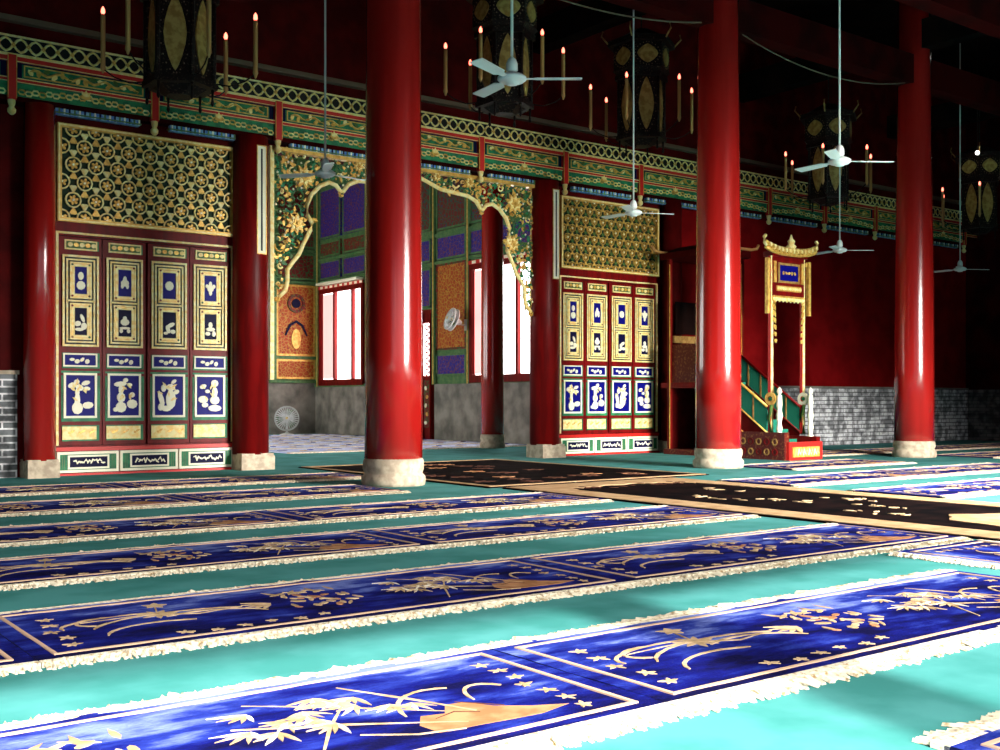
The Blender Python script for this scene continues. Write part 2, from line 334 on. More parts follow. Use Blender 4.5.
def door_leaf(x0, x1, i, side, n):
    lab = 'carved door leaf, %s of four in the %s screen, %s' % (('first', 'second', 'third', 'last')[n], side,
          ('vase with fruit', 'branching bouquet', 'figure-like flower stand', 'stacked jar and flowers')[i])
    t = thing('carved_door_leaf', lab, 'door leaf', (0, 0, 0), 0, 'carved door leaves of the %s screen' % side)
    y = Y0; w = x1 - x0; c = (x0 + x1) / 2
    b = MB(); b.box(x0 - .045, x1 + .045, y, y + .06, .40, 3.16, 'redwood')
    for z in (.70, 1.36 + .0, 1.66, 2.95): b.box(x0 - .04, x1 + .04, y - .012, y, z - .035, z + 0.0, 'redwood')
    b.build('leaf_board', t)
    # top carved strip
    b = MB(); b.box(x0 + .03, x1 - .02, y - .02, y, 2.99, 3.12, 'cream')
    b.box(x0 + .05, x1 - .04, y - .024, y - .02, 3.01, 3.10, 'green2')
    for k in range(5): b.disc(x0 + .10 + (w - .17) * k / 4, 3.055, .035, .03, y - .034, y - .024, 'gold' if k % 2 else 'cream', 8)
    b.box(x1 - .02, x1 + .0, y - .015, y, 2.99, 3.12, 'green'); b.build('top_strip', t)
    # tall double window panel
    b = MB(); z0, z1 = 1.71, 2.92
    b.box(x0, x1, y - .012, y, z0, z1, 'black')
    b.frame(x0, x1, z0, z1, .028, y - .03, y - .012, 'cream')
    b.frame(x0 + .05, x1 - .05, z0 + .05, z1 - .05, .022, y - .028, y - .012, 'cream')
    zm = (z0 + z1) / 2; b.box(x0 + .06, x1 - .06, y - .028, y - .012, zm - .012, zm + .012, 'cream')
    b.build('tall_panel', t)
    for q, (a, d) in enumerate(((zm + .03, z1 - .09), (z0 + .09, zm - .03))):
        b = MB(); xa, xb = x0 + .095, x1 - .095
        b.frame(xa, xb, a, d, .062, y - .03, y - .013, 'cream')
        for sx in (xa + .03, xb - .03):
            for sz in (a + .035, d - .035): b.disc(sx, sz, .016, .016, y - .034, y - .03, 'pred', 6)
        b.frame(xa + .022, xb - .022, a + .022, d - .022, .007, y - .033, y - .03, 'gold')
        b.box(xa + .06, xb - .06, y - .018, y - .012, a + .06, d - .06, 'blue' if q == 0 else 'navy')
        blobs(b, c, (a + d) / 2, .17 if q == 0 else .2, .30, (SMALL if q == 0 else FIG)[i], 'ivory', y - .03, y - .018)
        b.build('cartouche', t)
    # small blue inscription
    b = MB(); b.box(x0 + .0, x1 + .015, y - .008, y, 1.42, 1.64, 'green'); b.frame(x0 + .01, x1 - .02, 1.44, 1.62, .022, y - .024, y - .008, 'ivory')
    b.box(x0 + .03, x1 - .04, y - .014, y - .008, 1.46, 1.60, 'blue')
    for k in range(4): b.disc(c - .11 + .065 * k, 1.525 + .012 * (-1) ** k, .035, .022 + .008 * (k % 2), y - .024, y - .014, 'ivory', 7, .4 * k)
    b.build('inscription_plaque', t)
    # large blue panel
    b = MB(); b.box(x0 - .01, x1 + .02, y - .01, y, .715, 1.385, 'green'); b.frame(x0 + .015, x1 - .025, .76, 1.36, .03, y - .028, y - .01, 'ivory')
    b.box(x0 + .04, x1 - .05, y - .016, y - .01, .785, 1.335, 'blue')
    b.build('vase_panel', t)
    b = MB(); blobs(b, c - .01, 1.06, .36, .52, BIG[i], 'ivory', y - .034, y - .016)
    rnd = random.Random(i + 3)
    for k in range(9): b.leaf(c + rnd.uniform(-.1, .1), 1.0 + rnd.uniform(-.02, .2), .09, .03, rnd.uniform(.2, 2.9), y - .038, y - .028, 'cream')
    b.build('vase_carving', t)
    # lower floral strip
    b = MB(); b.box(x0, x1 + .01, y - .01, y, .455, .675, 'green'); b.box(x0 + .0, x1 - .03, y - .022, y - .01, .475, .65, 'cream')
    for k in range(3): b.disc(x0 + .09 + (w - .2) * k / 2, .565, .018, .018, y - .03, y - .022, 'gold', 6); b.leaf(x0 + .1 + (w - .2) * k / 2, .57, .07, .03, .5, y - .027, y - .022, 'gold')
    b.build('flower_strip', t)
def screen(xa, xb, side, glossy):
    s = (xb - xa)
    fx = [(4.13, 4.60), (4.70, 5.19), (5.31, 5.81), (5.91, 6.40)]
    for n, (u, v) in enumerate(fx):
        k = s / 2.43
        door_leaf(xa + (u - 4.06) * k, xa + (v - 4.06) * k, n, side, n)
    t = thing('screen_frame', 'red frame with pale gilt edging around the four door leaves of the %s screen' % side, 'frame')
    b = MB(); y = Y0
    b.box(xa - .05, xb + .05, y - .0, y + .06, .0, .395, 'redwood'); b.box(xa - .05, xb + .05, y, y + .06, 3.17, 3.38, 'redwood')
    b.box(xa - .05, xb + .05, y, y + .06, 4.63, 4.86, 'darkred'); b.box(xa - .05, xa - .005, y, y + .06, .395, 4.63, 'redwood')
    b.box(xb + .005, xb + .05, y, y + .06, .395, 4.63, 'redwood'); b.build('rail', t)
    b = MB(); b.box(xa - .01, xa + .02, y - .03, y - .0, .40, 3.22, 'cream'); b.box(xa + .02, xb - .02, y - .03, y, 3.195, 3.22, 'cream')
    b.box(xb - .02, xb + .01, y - .03, y, .40, 3.22, 'cream'); b.build('gilt_edging', t)
    b = MB(); b.box(xa - .05, xb + .05, y - .03, y, .325, .375, 'brightred'); b.box(xa - .05, xb + .05, y - .04, y, 0, .03, 'brightred'); b.build('red_skirting', t)
    # dado panels
    w = (xb - xa + .02) / 3
    for n in range(3):
        u = xa - .01 + w * n + .01; v = u + w - .02
        o = thing('dado_panel', 'low cream and blue inscribed panel, %s of three under the %s screen' % (('left', 'middle', 'right')[n], side), 'panel', (0, 0, 0), 0, 'dado panels under the %s screen' % side)
        b = MB(); b.box(u, v, y - .045, y - .002, .04, .315, 'ivory'); b.build('panel_board', o)
        b = MB(); b.box(u + .035, v - .035, y - .05, y - .045, .075, .28, 'green')
        b.frame(u + .13, v - .13, .085, .27, .025, y - .06, y - .05, 'ivory'); b.box(u + .15, v - .15, y - .055, y - .05, .11, .245, 'navy')
        for q in (u + .06, u + .085, v - .07, v - .095): b.box(q, q + .008, y - .054, y - .05, .08, .275, 'railgreen')
        b.build('green_inlay', o)
        b = MB(); c0 = (u + v) / 2; rnd = random.Random(n)
        for k in range(9):
            xx = c0 - .18 + .045 * k
            b.ribbon([(xx - .02, .17 + rnd.uniform(-.03, .03)), (xx + .01, .185 + rnd.uniform(-.03, .03)), (xx + .035, .17 + rnd.uniform(-.03, .03))], .026, y - .062, y - .055, 'ivory')
        b.build('script', o)
    # lattice
    t = thing('lattice_screen', 'gilt rosette lattice screen above the %s door leaves' % side, 'lattice')
    b = MB(); b.box(xa + .0, xb, y - .0, y + .02, 3.36, 4.62, 'deepgreen'); b.build('backing', t)
    b = MB(); b.frame(xa, xb + .02, 3.35, 4.64, .055, y - .06, y - .0, 'gold' if glossy else 'gold'); b.frame(xa + .01, xb + .01, 3.36, 4.63, .022, y - .066, y - .06, 'cream'); b.build('lattice_frame', t)
    b = MB(); g = 'cream' if glossy else 'gold'
    ax, az = xa + .06, 3.41; W, H = xb - xa - .1, 1.17; nx, nz = (8, 5) if glossy else (11, 7)
    dx, dz = W / nx, H / nz; kk = .87 if glossy else .6
    for r in range(nz + 1):
        for q in range(nx + 1):
            cx = ax + dx * (q + (.5 if r % 2 else 0)); cz = az + dz * r
            if cx > ax + W + .01: continue
            def inside(px, pz, m=.0): return ax + m < px < ax + W - m and az + m < pz < az + H - m
            if inside(cx, cz, -.005):
                n = 12
                for k in range(n):
                    a1, a2 = 2 * pi * k / n, 2 * pi * (k + 1) / n; R = .112 * kk
                    p = (cx + R * cos((a1 + a2) / 2), cz + R * sin((a1 + a2) / 2))
                    if inside(*p, .0): b.ribbon([(cx + R * cos(a1), cz + R * sin(a1)), (cx + R * cos(a2), cz + R * sin(a2))], .044 * kk, y - .045, y - .02, g)
                for k in range(6):
                    a = pi / 3 * k + .3; p = (cx + .048 * kk * cos(a), cz + .048 * kk * sin(a))
                    if inside(*p, .01): b.disc(p[0], p[1], .033 * kk, .021 * kk, y - .04, y - .015, 'gold', 6, a)
                b.disc(cx, cz, .016, .016, y - .048, y - .03, 'ivory', 6)
            for k in range(6):
                a = pi / 3 * k + pi / 6; p = (cx + .17 * kk * cos(a), cz + .155 * kk * sin(a))
                if inside(*p, .02):
                    b.ribbon([(cx + .115 * kk * cos(a), cz + .115 * kk * sin(a)), p], .022 * kk, y - .04, y - .02, g)
                    b.disc(p[0], p[1], .034 * kk, .034 * kk, y - .044, y - .02, ('cream' if glossy else 'green2') if k % 2 else 'gold', 6)
    b.build('rosette_fretwork', t)
screen(4.06, 6.50, 'left', True)
screen(12.66, 15.07, 'right', False)

# narrow couplet boards
for x, l in ((6.79, 'narrow pale board on the pillar left of the arch'), (12.275, 'narrow pale board on the pillar right of the arch')):
    t = thing('couplet_board', l, 'board', (x, 14.745, 3.87))
    b = MB(); b.box(-.065, .065, 0, .03, -.77, .77, 'ivory'); b.box(-.012, .012, -.004, 0, -.73, .73, 'black'); b.build('board', t)
    b = MB(); b.frame(-.075, .075, -.78, .78, .012, -.006, .03, 'gold'); b.build('edging', t)
    b = MB(); b.box(-.02, .02, .03, .05, -.5, -.45, 'black'); b.box(-.02, .02, .03, .05, .45, .5, 'black'); b.build('bracket', t)

# ------------------------------------------------------------------ painted beam
posts = [3.46 + 1.83 * k for k in range(-4, 13)]
t = thing('painted_beam', 'long carved and painted frieze beam over the screens and the arch', 'beam')
YB = 14.95
bx0, bx1 = XL, XR
b = MB(); b.box(bx0, bx1, YB, WY, 4.80, 5.62, 'roofred'); b.build('beam_body', t)
b = MB()
for z, h in ((5.60, .022), (5.37, .02)): b.box(bx0, bx1, YB - .05, YB, z, z + h, 'cream')
b.box(bx0, bx1, YB - .02, YB, 5.39, 5.6, 'black')
n = int((24.5) / .045)
for ph in (0, pi):
    b.tube([(1.5 + .045 * k, YB - .045, 5.495 + .085 * sin(2 * pi * .045 * k / .36 + ph)) for k in range(n)], .016, 'cream', 4)
k = 1.5
while k < 26: b.disc(k, 5.495, .025, .03, YB - .06, YB - .02, 'gold', 6); k += .18
b.build('openwork_cornice', t)
b = MB()
for z0, z1 in ((5.29, 5.365), (5.03, 5.085)):
    b.box(bx0, bx1, YB - .05, YB, z0, z1, 'brightred'); b.box(bx0, bx1, YB - .055, YB - .05, z1 - .012, z1, 'cream'); b.box(bx0, bx1, YB - .055, YB - .05, z0, z0 + .008, 'cream')
b.build('red_rail', t)
rnd = random.Random(4)
for x in posts[:-1]:
    if x + 1.83 < 1.5: continue
    u, v = x + .06, x + 1.77
    if v > XR: v = XR - .05
    b = MB(); b.box(u, v, YB - .015, YB, 5.085, 5.29, 'navy'); b.box(u + .07, v - .07, YB - .022, YB - .015, 5.105, 5.27, 'green')
    b.frame(u + .09, v - .09, 5.115, 5.265, .014, YB - .034, YB - .022, 'gold')
    N = 26; c = (u + v) / 2
    b.tube([(u + .16 + (v - u - .32) * k / N, YB - .034, 5.19 + .03 * sin(k * 1.15)) for k in range(N + 1)], .018, 'gold', 4)
    for k in range(15):
        b.disc(u + .17 + (v - u - .34) * k / 14, 5.19 + rnd.uniform(-.035, .035), .045, .028, YB - .045, YB - .025, ('cream', 'gold', 'green2')[k % 3], 6, rnd.uniform(0, 3))
    b.build('carved_panel', t)
    # hanging scroll valance
    b = MB()
    pts = [(u - .01, 5.03)]
    K = 16
    for k in range(K + 1):
        q = k / K; pts.append((u - .01 + (v - u + .02) * q, 4.93 - .10 * (abs(2 * q - 1) ** 1.5) + .012 * (k % 2)))
    pts.append((v + .01, 5.03))
    b.box(u - .01, v + .01, YB - .03, YB - .012, 4.86, 5.03, 'green')
    for k in range(20):
        xx = u + .06 + (v - u - .12) * k / 19; q = abs(2 * k / 19 - 1)
        zz = 4.965 - .06 * q + .008 * (-1) ** k
        b.tube([(xx + .046 * cos(a), YB - .045, zz + .032 * sin(a)) for a in (0, 1.05, 2.1, 3.15, 4.2, 5.25)], .013, 'cream' if k % 3 else 'gold', 4, closed=True)
    b.disc(c, 4.975, .07, .035, YB - .06, YB - .03, 'gold', 8)
    for a in (-.7, 0, .7): b.leaf(c, 4.975, .09, .04, pi / 2 + a, YB - .065, YB - .04, 'cream')
    b.build('scroll_valance', t)
    b = MB(); b.box(u + .18, v - .12, YB + .02, YB + .1, 4.72, 4.86, 'skyblue')
    for k in range(22):
        xx = u + .2 + (v - u - .34) * k / 21
        b.box(xx, xx + .02, YB + .008, YB + .02, 4.73, 4.85, ('ivory', 'navy', 'railgreen')[k % 3])
    b.box(u + .16, v - .1, YB + .005, YB + .1, 4.735, 4.752, 'railgreen')
    b.build('blue_frieze', t)
for x in posts:
    if x < 1.5 or x > XR: continue
    b = MB(); b.box(x - .05, x + .05, YB - .08, YB, 4.80, 5.365, 'brightred')
    b.box(x - .056, x - .046, YB - .084, YB - .07, 4.82, 5.36, 'gold'); b.box(x + .046, x + .056, YB - .084, YB - .07, 4.82, 5.36, 'gold')
    hp = b.build('hanging_post', t)
    b = MB(); b.lathe([(.02, 0), (.05, .03), (.055, .07), (.03, .1), (.045, .14), (.05, .18), (.035, .2)], 'cream', (x, YB - .04, 4.61), 8); b.build('drop_finial', hp)

# ------------------------------------------------------------------ arch
t = thing('carved_arch', 'gilt scalloped arch with openwork scroll carving between the two screens', 'arch')
YA = 15.02
half = [(7.17, 2.52), (7.28, 2.62), (7.31, 2.76), (7.31, 2.93), (7.42, 3.08), (7.50, 3.17), (7.58, 3.35), (7.69, 3.55), (7.72, 3.66),
        (7.64, 3.76), (7.63, 3.92), (7.71, 4.09), (7.85, 4.23), (8.0, 4.30), (8.12, 4.27), (8.2, 4.18), (8.25, 4.20), (8.34, 4.31),
        (8.50, 4.38), (8.75, 4.40), (9.05, 4.43), (9.3, 4.52), (9.54, 4.60)]
XC = 9.54
rim = half + [(2 * XC - x, z) for x, z in reversed(half[:-1])]
b = MB(); b.tube([(x, YA - .03, z) for x, z in rim], .034, 'cream', 8)
for sx in (-1, 1):
    for (cx, cz, r, a0, tt) in ((7.735, 3.68, .055, 0, 1), (8.215, 4.14, .05, 2, 1), (7.16, 2.50, .055, 3, 1)):
        pts = [(XC + sx * (XC - cx) * -1 + r * (1 - .16 * k) * cos(a0 + .8 * k), YA - .03, cz + r * (1 - .16 * k) * sin(a0 + .8 * k)) for k in range(6)]
        b.tube(pts, .026, 'gold', 6)
b.build('scalloped_rim', t)
b = MB()
for x in (7.055, 2 * XC - 7.075): b.box(x - .03, x + .03, YA - .06, YA + .06, 1.3 if x < 9 else 2.3, 4.725, 'cream')
b.box(7.05, 12.02, YA - .06, YA + .06, 4.67, 4.725, 'gold')
b.build('gilt_border', t)
def rimz(x):
    best = 0
    xx = x if x <= XC else 2 * XC - x
    for (a, za), (c, zc) in zip(half, half[1:]):
        lo, hi = min(a, c), max(a, c)
        if lo <= xx <= hi and hi > lo: best = max(best, za + (zc - za) * (xx - a) / (c - a))
    return best
rnd = random.Random(11)
b = MB(); cnt = 0; placed = []
tries = 0
while cnt < 260 and tries < 20000:
    tries += 1
    x = rnd.uniform(7.12, 11.96); z = rnd.uniform(2.6, 4.68); r = rnd.choice((.04, .05, .07, .1, .12))
    if z < rimz(x) + r * .7 or z < max(rimz(x - r * .7), rimz(x + r * .7)) + .04 or x - r < 7.06 or x + r > 12.02 or z + r > 4.72: continue
    if any((x - p[0]) ** 2 + (z - p[1]) ** 2 < ((r + p[2]) * .66) ** 2 for p in placed): continue
    placed.append((x, z, r)); cnt += 1
    a0 = rnd.uniform(0, 6.28); sg = rnd.choice((-1, 1)); mname = rnd.choice(('green', 'green2', 'gold', 'cream', 'green', 'railgreen'))
    b.tube([(x + r * (1 - k / 12.) * cos(a0 + sg * k * .62), YA + .01 + .012 * (cnt % 3), z + r * (1 - k / 12.) * sin(a0 + sg * k * .62)) for k in range(11)], [.018 - .0008 * k for k in range(11)], mname, 5)
    if cnt % 2: b.ball((x, YA - .015, z), .018, 'ivory' if cnt % 4 == 1 else 'gold', 6)
    for q in range(1 + cnt % 2):
        a = rnd.uniform(0, 6.28)
        b.leaf(x + r * .8 * cos(a), z + r * .8 * sin(a), .09, .045, a + rnd.uniform(-.8, .8), YA - .005, YA + .015, rnd.choice(('gold', 'green', 'gold', 'green2')))
b.build('scroll_carving', t)
def flower(b, x, z, R, y):
    for ring, (n, rr, w) in enumerate(((9, 1, .42), (7, .72, .38), (5, .45, .3))):
        for k in range(n): b.leaf(x, z, R * rr, R * w, 2 * pi * k / n + ring * .4, y - .02 * ring - .02, y - .02 * ring, 'gold' if ring != 1 else 'cream')
    b.ball((x, y - .06, z), R * .16, 'gold', 8)
for (x, z, R) in ((7.58, 4.33, .19), (7.44, 3.62, .17), (11.53, 4.35, .19), (11.50, 3.66, .16), (9.95, 4.62, .09), (10.6, 4.60, .11), (8.5, 4.60, .1), (9.2, 4.63, .08)):
    b = MB(); flower(b, x, z, R, YA - .03); b.build('gilt_flower', t)
# ------------------------------------------------------------------ rugs
LZ = .02
def rug_parts():
    L, W = 3.0, .98
    body = MB(); nx, ny = 30, 8; vs = []
    rnd = random.Random(1)
    for j in range(ny + 1):
        for i in range(nx + 1): vs.append((L * i / nx, W * j / ny, LZ + rnd.uniform(-.0015, .0015)))
    fs = [(j * (nx + 1) + i, j * (nx + 1) + i + 1, (j + 1) * (nx + 1) + i + 1, (j + 1) * (nx + 1) + i) for j in range(ny) for i in range(nx)]
    body.add(vs, fs, 'rug', True)
    body.box(0, L, 0, W, .001, LZ - .003, 'rugedge')
    fr = []
    for side in (0, 1):
        f = MB(); rnd = random.Random(side + 5); y0 = 0 if side == 0 else W; sg = -1 if side == 0 else 1
        f.box(0, L, min(y0 - sg * .012, y0 + sg * .03), max(y0 - sg * .012, y0 + sg * .03), .001, .021, 'fringe')
        n = 400
        for k in range(n):
            x = L * (k + .5) / n; ln = rnd.uniform(.045, .08) * (1.25 if rnd.random() < .06 else 1); dx = rnd.uniform(-.03, .03); w = rnd.uniform(.004, .007); h = rnd.uniform(.007, .017) * (1.7 if rnd.random() < .05 else 1)
            a = (x, y0 + sg * .012, .02); c = (x + dx * .5, y0 + sg * ln * .55, h); e = (x + dx, y0 + sg * ln, .006)
            vs = []
            for p, ww in ((a, w * .8), (c, w), (e, w * 1.15)):
                p = (min(max(p[0], .012), L - .012), p[1], p[2])
                vs += [(p[0] - ww, p[1], p[2] - .005), (p[0], p[1], p[2] + .005), (p[0] + ww, p[1], p[2] - .005)]
            f.add(vs, [(0, 3, 4, 1), (1, 4, 5, 2), (3, 6, 7, 4), (4, 7, 8, 5), (6, 8, 7), (0, 1, 2)], 'fringe')
        fr.append(f)
    bd = MB(); z0, z1 = LZ - .002, LZ + .005
    def ringxy(m, w, mt):
        bd.box(m, L - m, m * .95, m * .95 + w, z0, z1, mt); bd.box(m, L - m, W - m * .95 - w, W - m * .95, z0, z1, mt)
        bd.box(m, m + w, m * .95 + w, W - m * .95 - w, z0, z1, mt); bd.box(L - m - w, L - m, m * .95 + w, W - m * .95 - w, z0, z1, mt)
    ringxy(.07, .016, 'line')
    mos = []; mo = MB(); z0, z1 = LZ - .002, LZ + .0015
    P = 'xy'; rnd = random.Random(21)
    def st(pts, w=.022, m='motif', *a): mo.ribbon(pts, w * .7, z0, z1, m, P)
    # orchid spray
    ox, oy = .62, .47
    def arc(cx, cy, rx, ry, a0, a1, n=9): return [(cx + rx * cos(a0 + (a1 - a0) * k / n), cy + ry * sin(a0 + (a1 - a0) * k / n)) for k in range(n + 1)]
    st(arc(ox - .02, oy - .22, .26, .17, 3.0, .9)); st(arc(ox + .12, oy - .1, .42, .22, 2.9, .8)); st(arc(ox - .08, oy + .02, .32, .14, 3.3, 1.2)); st(arc(ox + .22, oy - .13, .28, .2, 2.2, .3))
    st(arc(ox - .2, oy + .08, .12, .08, 4.2, 1.2)); st([(ox - .3, oy + .1), (ox, oy + .12), (ox + .2, oy + .02), (ox + .42, oy + .06)], .016)
    for k in range(7):
        a = 2 * pi * k / 7; mo.leaf(ox + .04, oy + .1, .09, .03, a, z0, z1, 'motif', P)
    st([(ox + .05, oy + .14), (ox + .1, oy + .3)], .02)
    for k in range(5): mo.leaf(ox + .1, oy + .3, .06, .035, 2 * pi * k / 5, z0, z1, 'motif', P)
    mos.append(('orchid_motif', mo)); mo = MB()
    # small blossoms: columns at both ends and along the near edge
    def blossom(x, y, s=.05):
        for k in range(5): mo.leaf(x, y, s * rnd.uniform(.6, .9), s * .34, 2 * pi * k / 5 + rnd.uniform(-.3, .3), z0, z1, 'motif', P)
    for k in range(5): blossom(.2 + rnd.uniform(-.03, .03), .2 + .13 * k, .05)
    for k in range(7): blossom(L - .2 + rnd.uniform(-.04, .04), .16 + .1 * k, .045)
    for k in range(6): blossom(.62 + .13 * k, .15 + rnd.uniform(-.02, .03), .045)
    mos.append(('blossom_motif', mo)); mo = MB()
    # peony cluster
    cx, cy = 1.4, .52
    for k in range(34):
        a = rnd.uniform(0, 2 * pi); rr = rnd.uniform(0, 1) ** .6
        mo.disc(cx + .23 * rr * cos(a), cy + .2 * rr * sin(a), rnd.uniform(.02, .042), rnd.uniform(.009, .017), z0, z1 - .001 + .003 * rnd.random(), 'motif' if k % 4 else 'peach', 7, rnd.uniform(0, 3), P)
    for k in range(8): mo.leaf(cx - .15 + .05 * k, cy + .15, .12, .025, rnd.uniform(.4, 2.7), z0, z1, 'motif', P)
    for k in range(5): mo.leaf(cx - .22, cy + .0, .14, .026, 2.6 + .35 * k, z0, z1, 'motif', P)
    mos.append(('peony_motif', mo)); mo = MB()
    # bamboo
    for (x0, y0, x1, y1) in ((2.42, .22, 1.86, .56), (2.44, .34, 1.98, .78), (1.95, .18, 2.22, .6), (2.5, .3, 2.3, .8)):
        st([(x0, y0), ((x0 + x1) / 2, (y0 + y1) / 2 + .02), (x1, y1)], .017)
    for k in range(15):
        q = k / 14; x = 1.82 + .62 * (rnd.random()); y = .42 + .38 * rnd.random()
        base = rnd.uniform(3.3, 4.6)
        for j in range(5): mo.leaf(x, y, rnd.uniform(.08, .13), .017, base + (j - 2) * .42, z0, z1, 'motif' if (j + k) % 4 else 'fringe', P)
    mos.append(('bamboo_motif', mo)); mo = MB()
    # rock
    pts = [(2.30, .18), (2.29, .27), (2.34, .35), (2.41, .33), (2.46, .41), (2.52, .40), (2.57, .31), (2.66, .24), (2.76, .19), (2.64, .16), (2.5, .17)]
    mo.prism(pts, z0, z1, 'peach', P)
    st([(2.36, .3), (2.44, .33), (2.5, .28)], .014, 'brown'); st([(2.5, .42), (2.55, .36), (2.6, .3)], .012, 'brown')
    st(arc(2.5, .3, .2, .3, 2.9, 1.2), .02); st(arc(2.66, .36, .1, .2, 2.9, .8), .018); st([(2.12, .3), (2.25, .2), (2.38, .17)], .016)
    mos.append(('rock_motif', mo))
    return body, fr, bd, mos
rb, rf, rbd, rmo = rug_parts()
rug0 = rb.build('prayer_rug')
f0 = rf[0].build('fringe', rug0); f1 = rf[1].build('fringe', rug0); bd0 = rbd.build('border_line', rug0); m0 = [q.build(nm, rug0) for nm, q in rmo]
used = [False]
def place_rug(x0, x1, y0, y1, label, group, kf=1.):
    if not used[0]: o = rug0; used[0] = True
    else:
        o = rug0.copy(); COL.objects.link(o)
        for ch in [f0, f1, bd0] + m0:
            c = ch.copy(); COL.objects.link(c); c.parent = o
            if ch in (f0, f1): c.scale.y = kf; c.location.y = .98 * (1 - kf) if ch is f1 else 0
    o.location = (x0, y0 + .075 * kf, 0); o.scale = ((x1 - x0) / 3.0, (y1 - y0 - .15 * kf) / .98, 1)
    return tag(o, label, 'rug', group)
G = 'blue floral prayer rugs in rows on the teal carpet'
L1 = 'blue floral prayer rug, '
place_rug(-.72, 2.585, 2.42, 3.64, L1 + 'cut by the bottom edge at lower left', G)
place_rug(2.59, 5.92, 2.42, 3.64, L1 + 'large at lower right, in the row at bottom', G, 1.45)
place_rug(2.9, 6.1, .66, 1.87, L1 + 'only a sliver in the bottom right corner', G, 1.45)
rows = [('second', 4.28, 5.51, [(-1.9, 1.105, 'just a corner at the left frame edge'), (1.11, 4.175, 'left one'), (4.18, 7.42, 'right one, reaching the black runner')]),
        ('third', 6.19, 7.38, [(1.11, 4.145, 'left one'), (4.15, 7.42, 'right one, reaching the black runner')]),
        ('fourth', 8.02, 9.22, [(1.11, 4.145, 'left one'), (4.15, 7.42, 'right one, reaching the black runner')]),
        ('fifth', 10.1, 11.38, [(1.11, 4.145, 'left one'), (4.15, 6.38, 'short one ending at the nearest red column')]),
        ('sixth', 12.2, 13.4, [(1.11, 4.145, 'left one'), (4.15, 7.25, 'right one')])]
for nm, a, c, ls in rows:
    for u, v, p in ls: place_rug(u, v, a, c, L1 + '%s row from front, %s' % (nm, p), G)
G2 = 'blue floral prayer rugs right of the black runner'
for nm, a, c, ls in [('nearest', 6.19, 7.42, [(10.3, 13.4, 'at the right frame edge')]),
                     ('second', 8.08, 9.3, [(10.3, 13.4, 'beside the runner'), (13.46, 16.5, 'right one')]),
                     ('third', 10.0, 11.3, [(12.75, 15.7, 'right of the middle column'), (18.1, 21.1, 'right of the right column')]),
                     ('farthest', 12.2, 13.4, [(16.3, 19.3, 'right of the pulpit'), (19.36, 22.4, 'behind the right column'), (22.46, 25.5, 'at the far right wall')])]:
    for u, v, p in ls: place_rug(u, v, a, c, L1 + '%s row at right, %s' % (nm, p), G2)
# rug laid crosswise beside the runner
o = place_rug(0, 3.2, 0, 1.18, 'blue prayer rug laid crosswise beside the black runner at the right edge', None)
o.location = (7.43, 1.0, 0); o.rotation_euler.z = pi / 2; o.scale.y *= .97
o.location.x = 7.44 - .11
# chamber rugs, their blue paled to imitate window light
M['rug_save'] = M['rug']
pb = MB(); pb.box(0, 2.95, 0, 1.0, .001, .02, 'rugwashed')
for k in range(9):
    pb.disc(.3 + .3 * k, .5 + .12 * (-1) ** k, .11, .06, .02, .026, 'motif' if k % 2 else 'rug', 8, .5 * k, 'xy')
p0 = pb.build('chamber_rug')
pf = []
for sg, y in ((-1, 0), (1, 1.0)):
    f = MB(); rnd = random.Random(3)
    for k in range(90):
        x = 2.95 * (k + .5) / 90; f.box(x - .013, x + .013, min(y, y + sg * rnd.uniform(.07, .12)), max(y, y + sg * .09), .001, .014 + .01 * rnd.random(), 'fringe')
    pf.append(f.build('fringe', p0))
bf = MB(); bf.box(.06, 2.89, .06, .08, .019, .024, 'rug'); bf.box(.06, 2.89, .92, .94, .019, .024, 'rug'); bf.box(.06, .08, .08, .92, .019, .024, 'rug'); bf.box(2.87, 2.89, .08, .92, .019, .024, 'rug')
pbd = bf.build('border_line', p0)
first = True
for r in range(6):
    for q, x in enumerate((9.2, 12.25)):
        if r == 1 and q == 1: pass
        if first: o = p0; first = False
        else:
            o = p0.copy(); COL.objects.link(o)
            for ch in pf + [pbd]: c = ch.copy(); COL.objects.link(c); c.parent = o
        o.location = (x, 18.9 + 1.68 * r, 0); o.scale.y = 1.3
        tag(o, 'blue rug with painted window glare on the chamber floor, %s row beyond the arch, %s' % (('first', 'second', 'third', 'fourth', 'fifth', 'last')[r], ('left', 'right')[q]), 'rug', 'blue rugs with painted glare in the chamber beyond the arch')

f0.scale.y = 1.45; f1.scale.y = 1.45; f1.location.y = .98 * (1 - 1.45); rug0.location.y = 2.42 + .109; rug0.scale.y = (1.22 - .2175) / .98
# black runner
t = thing('aisle_runner', 'long black runner with beige border and pointed medallion crossing the rows', 'rug', (7.5, 0, 0))
RW, RL = 2.7, 9.95
b = MB(); b.box(0, RW, -1, RL, .001, .014, 'blackrug'); b.build('pile', t)
b = MB()
b.box(.03, .42, -.95, RL - .03, .012, .02, 'beige'); b.box(RW - .42, RW - .06, -.95, RL - .03, .012, .02, 'beige'); b.box(.42, RW - .42, RL - .42, RL - .03, .012, .02, 'beige')
pts = [(.42, RL - .42), (RW - .42, RL - .42)]
n = 14
for k in range(n + 1):
    a = pi * k / n; pts.append((RW / 2 + (RW / 2 - .42) * cos(a), RL - .45 - .35 * (1 - sin(a)) - .08 * (k % 2)))
b.prism(pts, .012, .019, 'beige', 'xy'); b.build('beige_border', t)
b = MB()
for k in range(24):
    b.disc(RW / 2 + random.uniform(-.9, .9), RL - .5 - random.uniform(0, .3), .06, .03, .02, .022, 'brown', 7, random.uniform(0, 3), 'xy')
b.build('end_scrollwork', t)
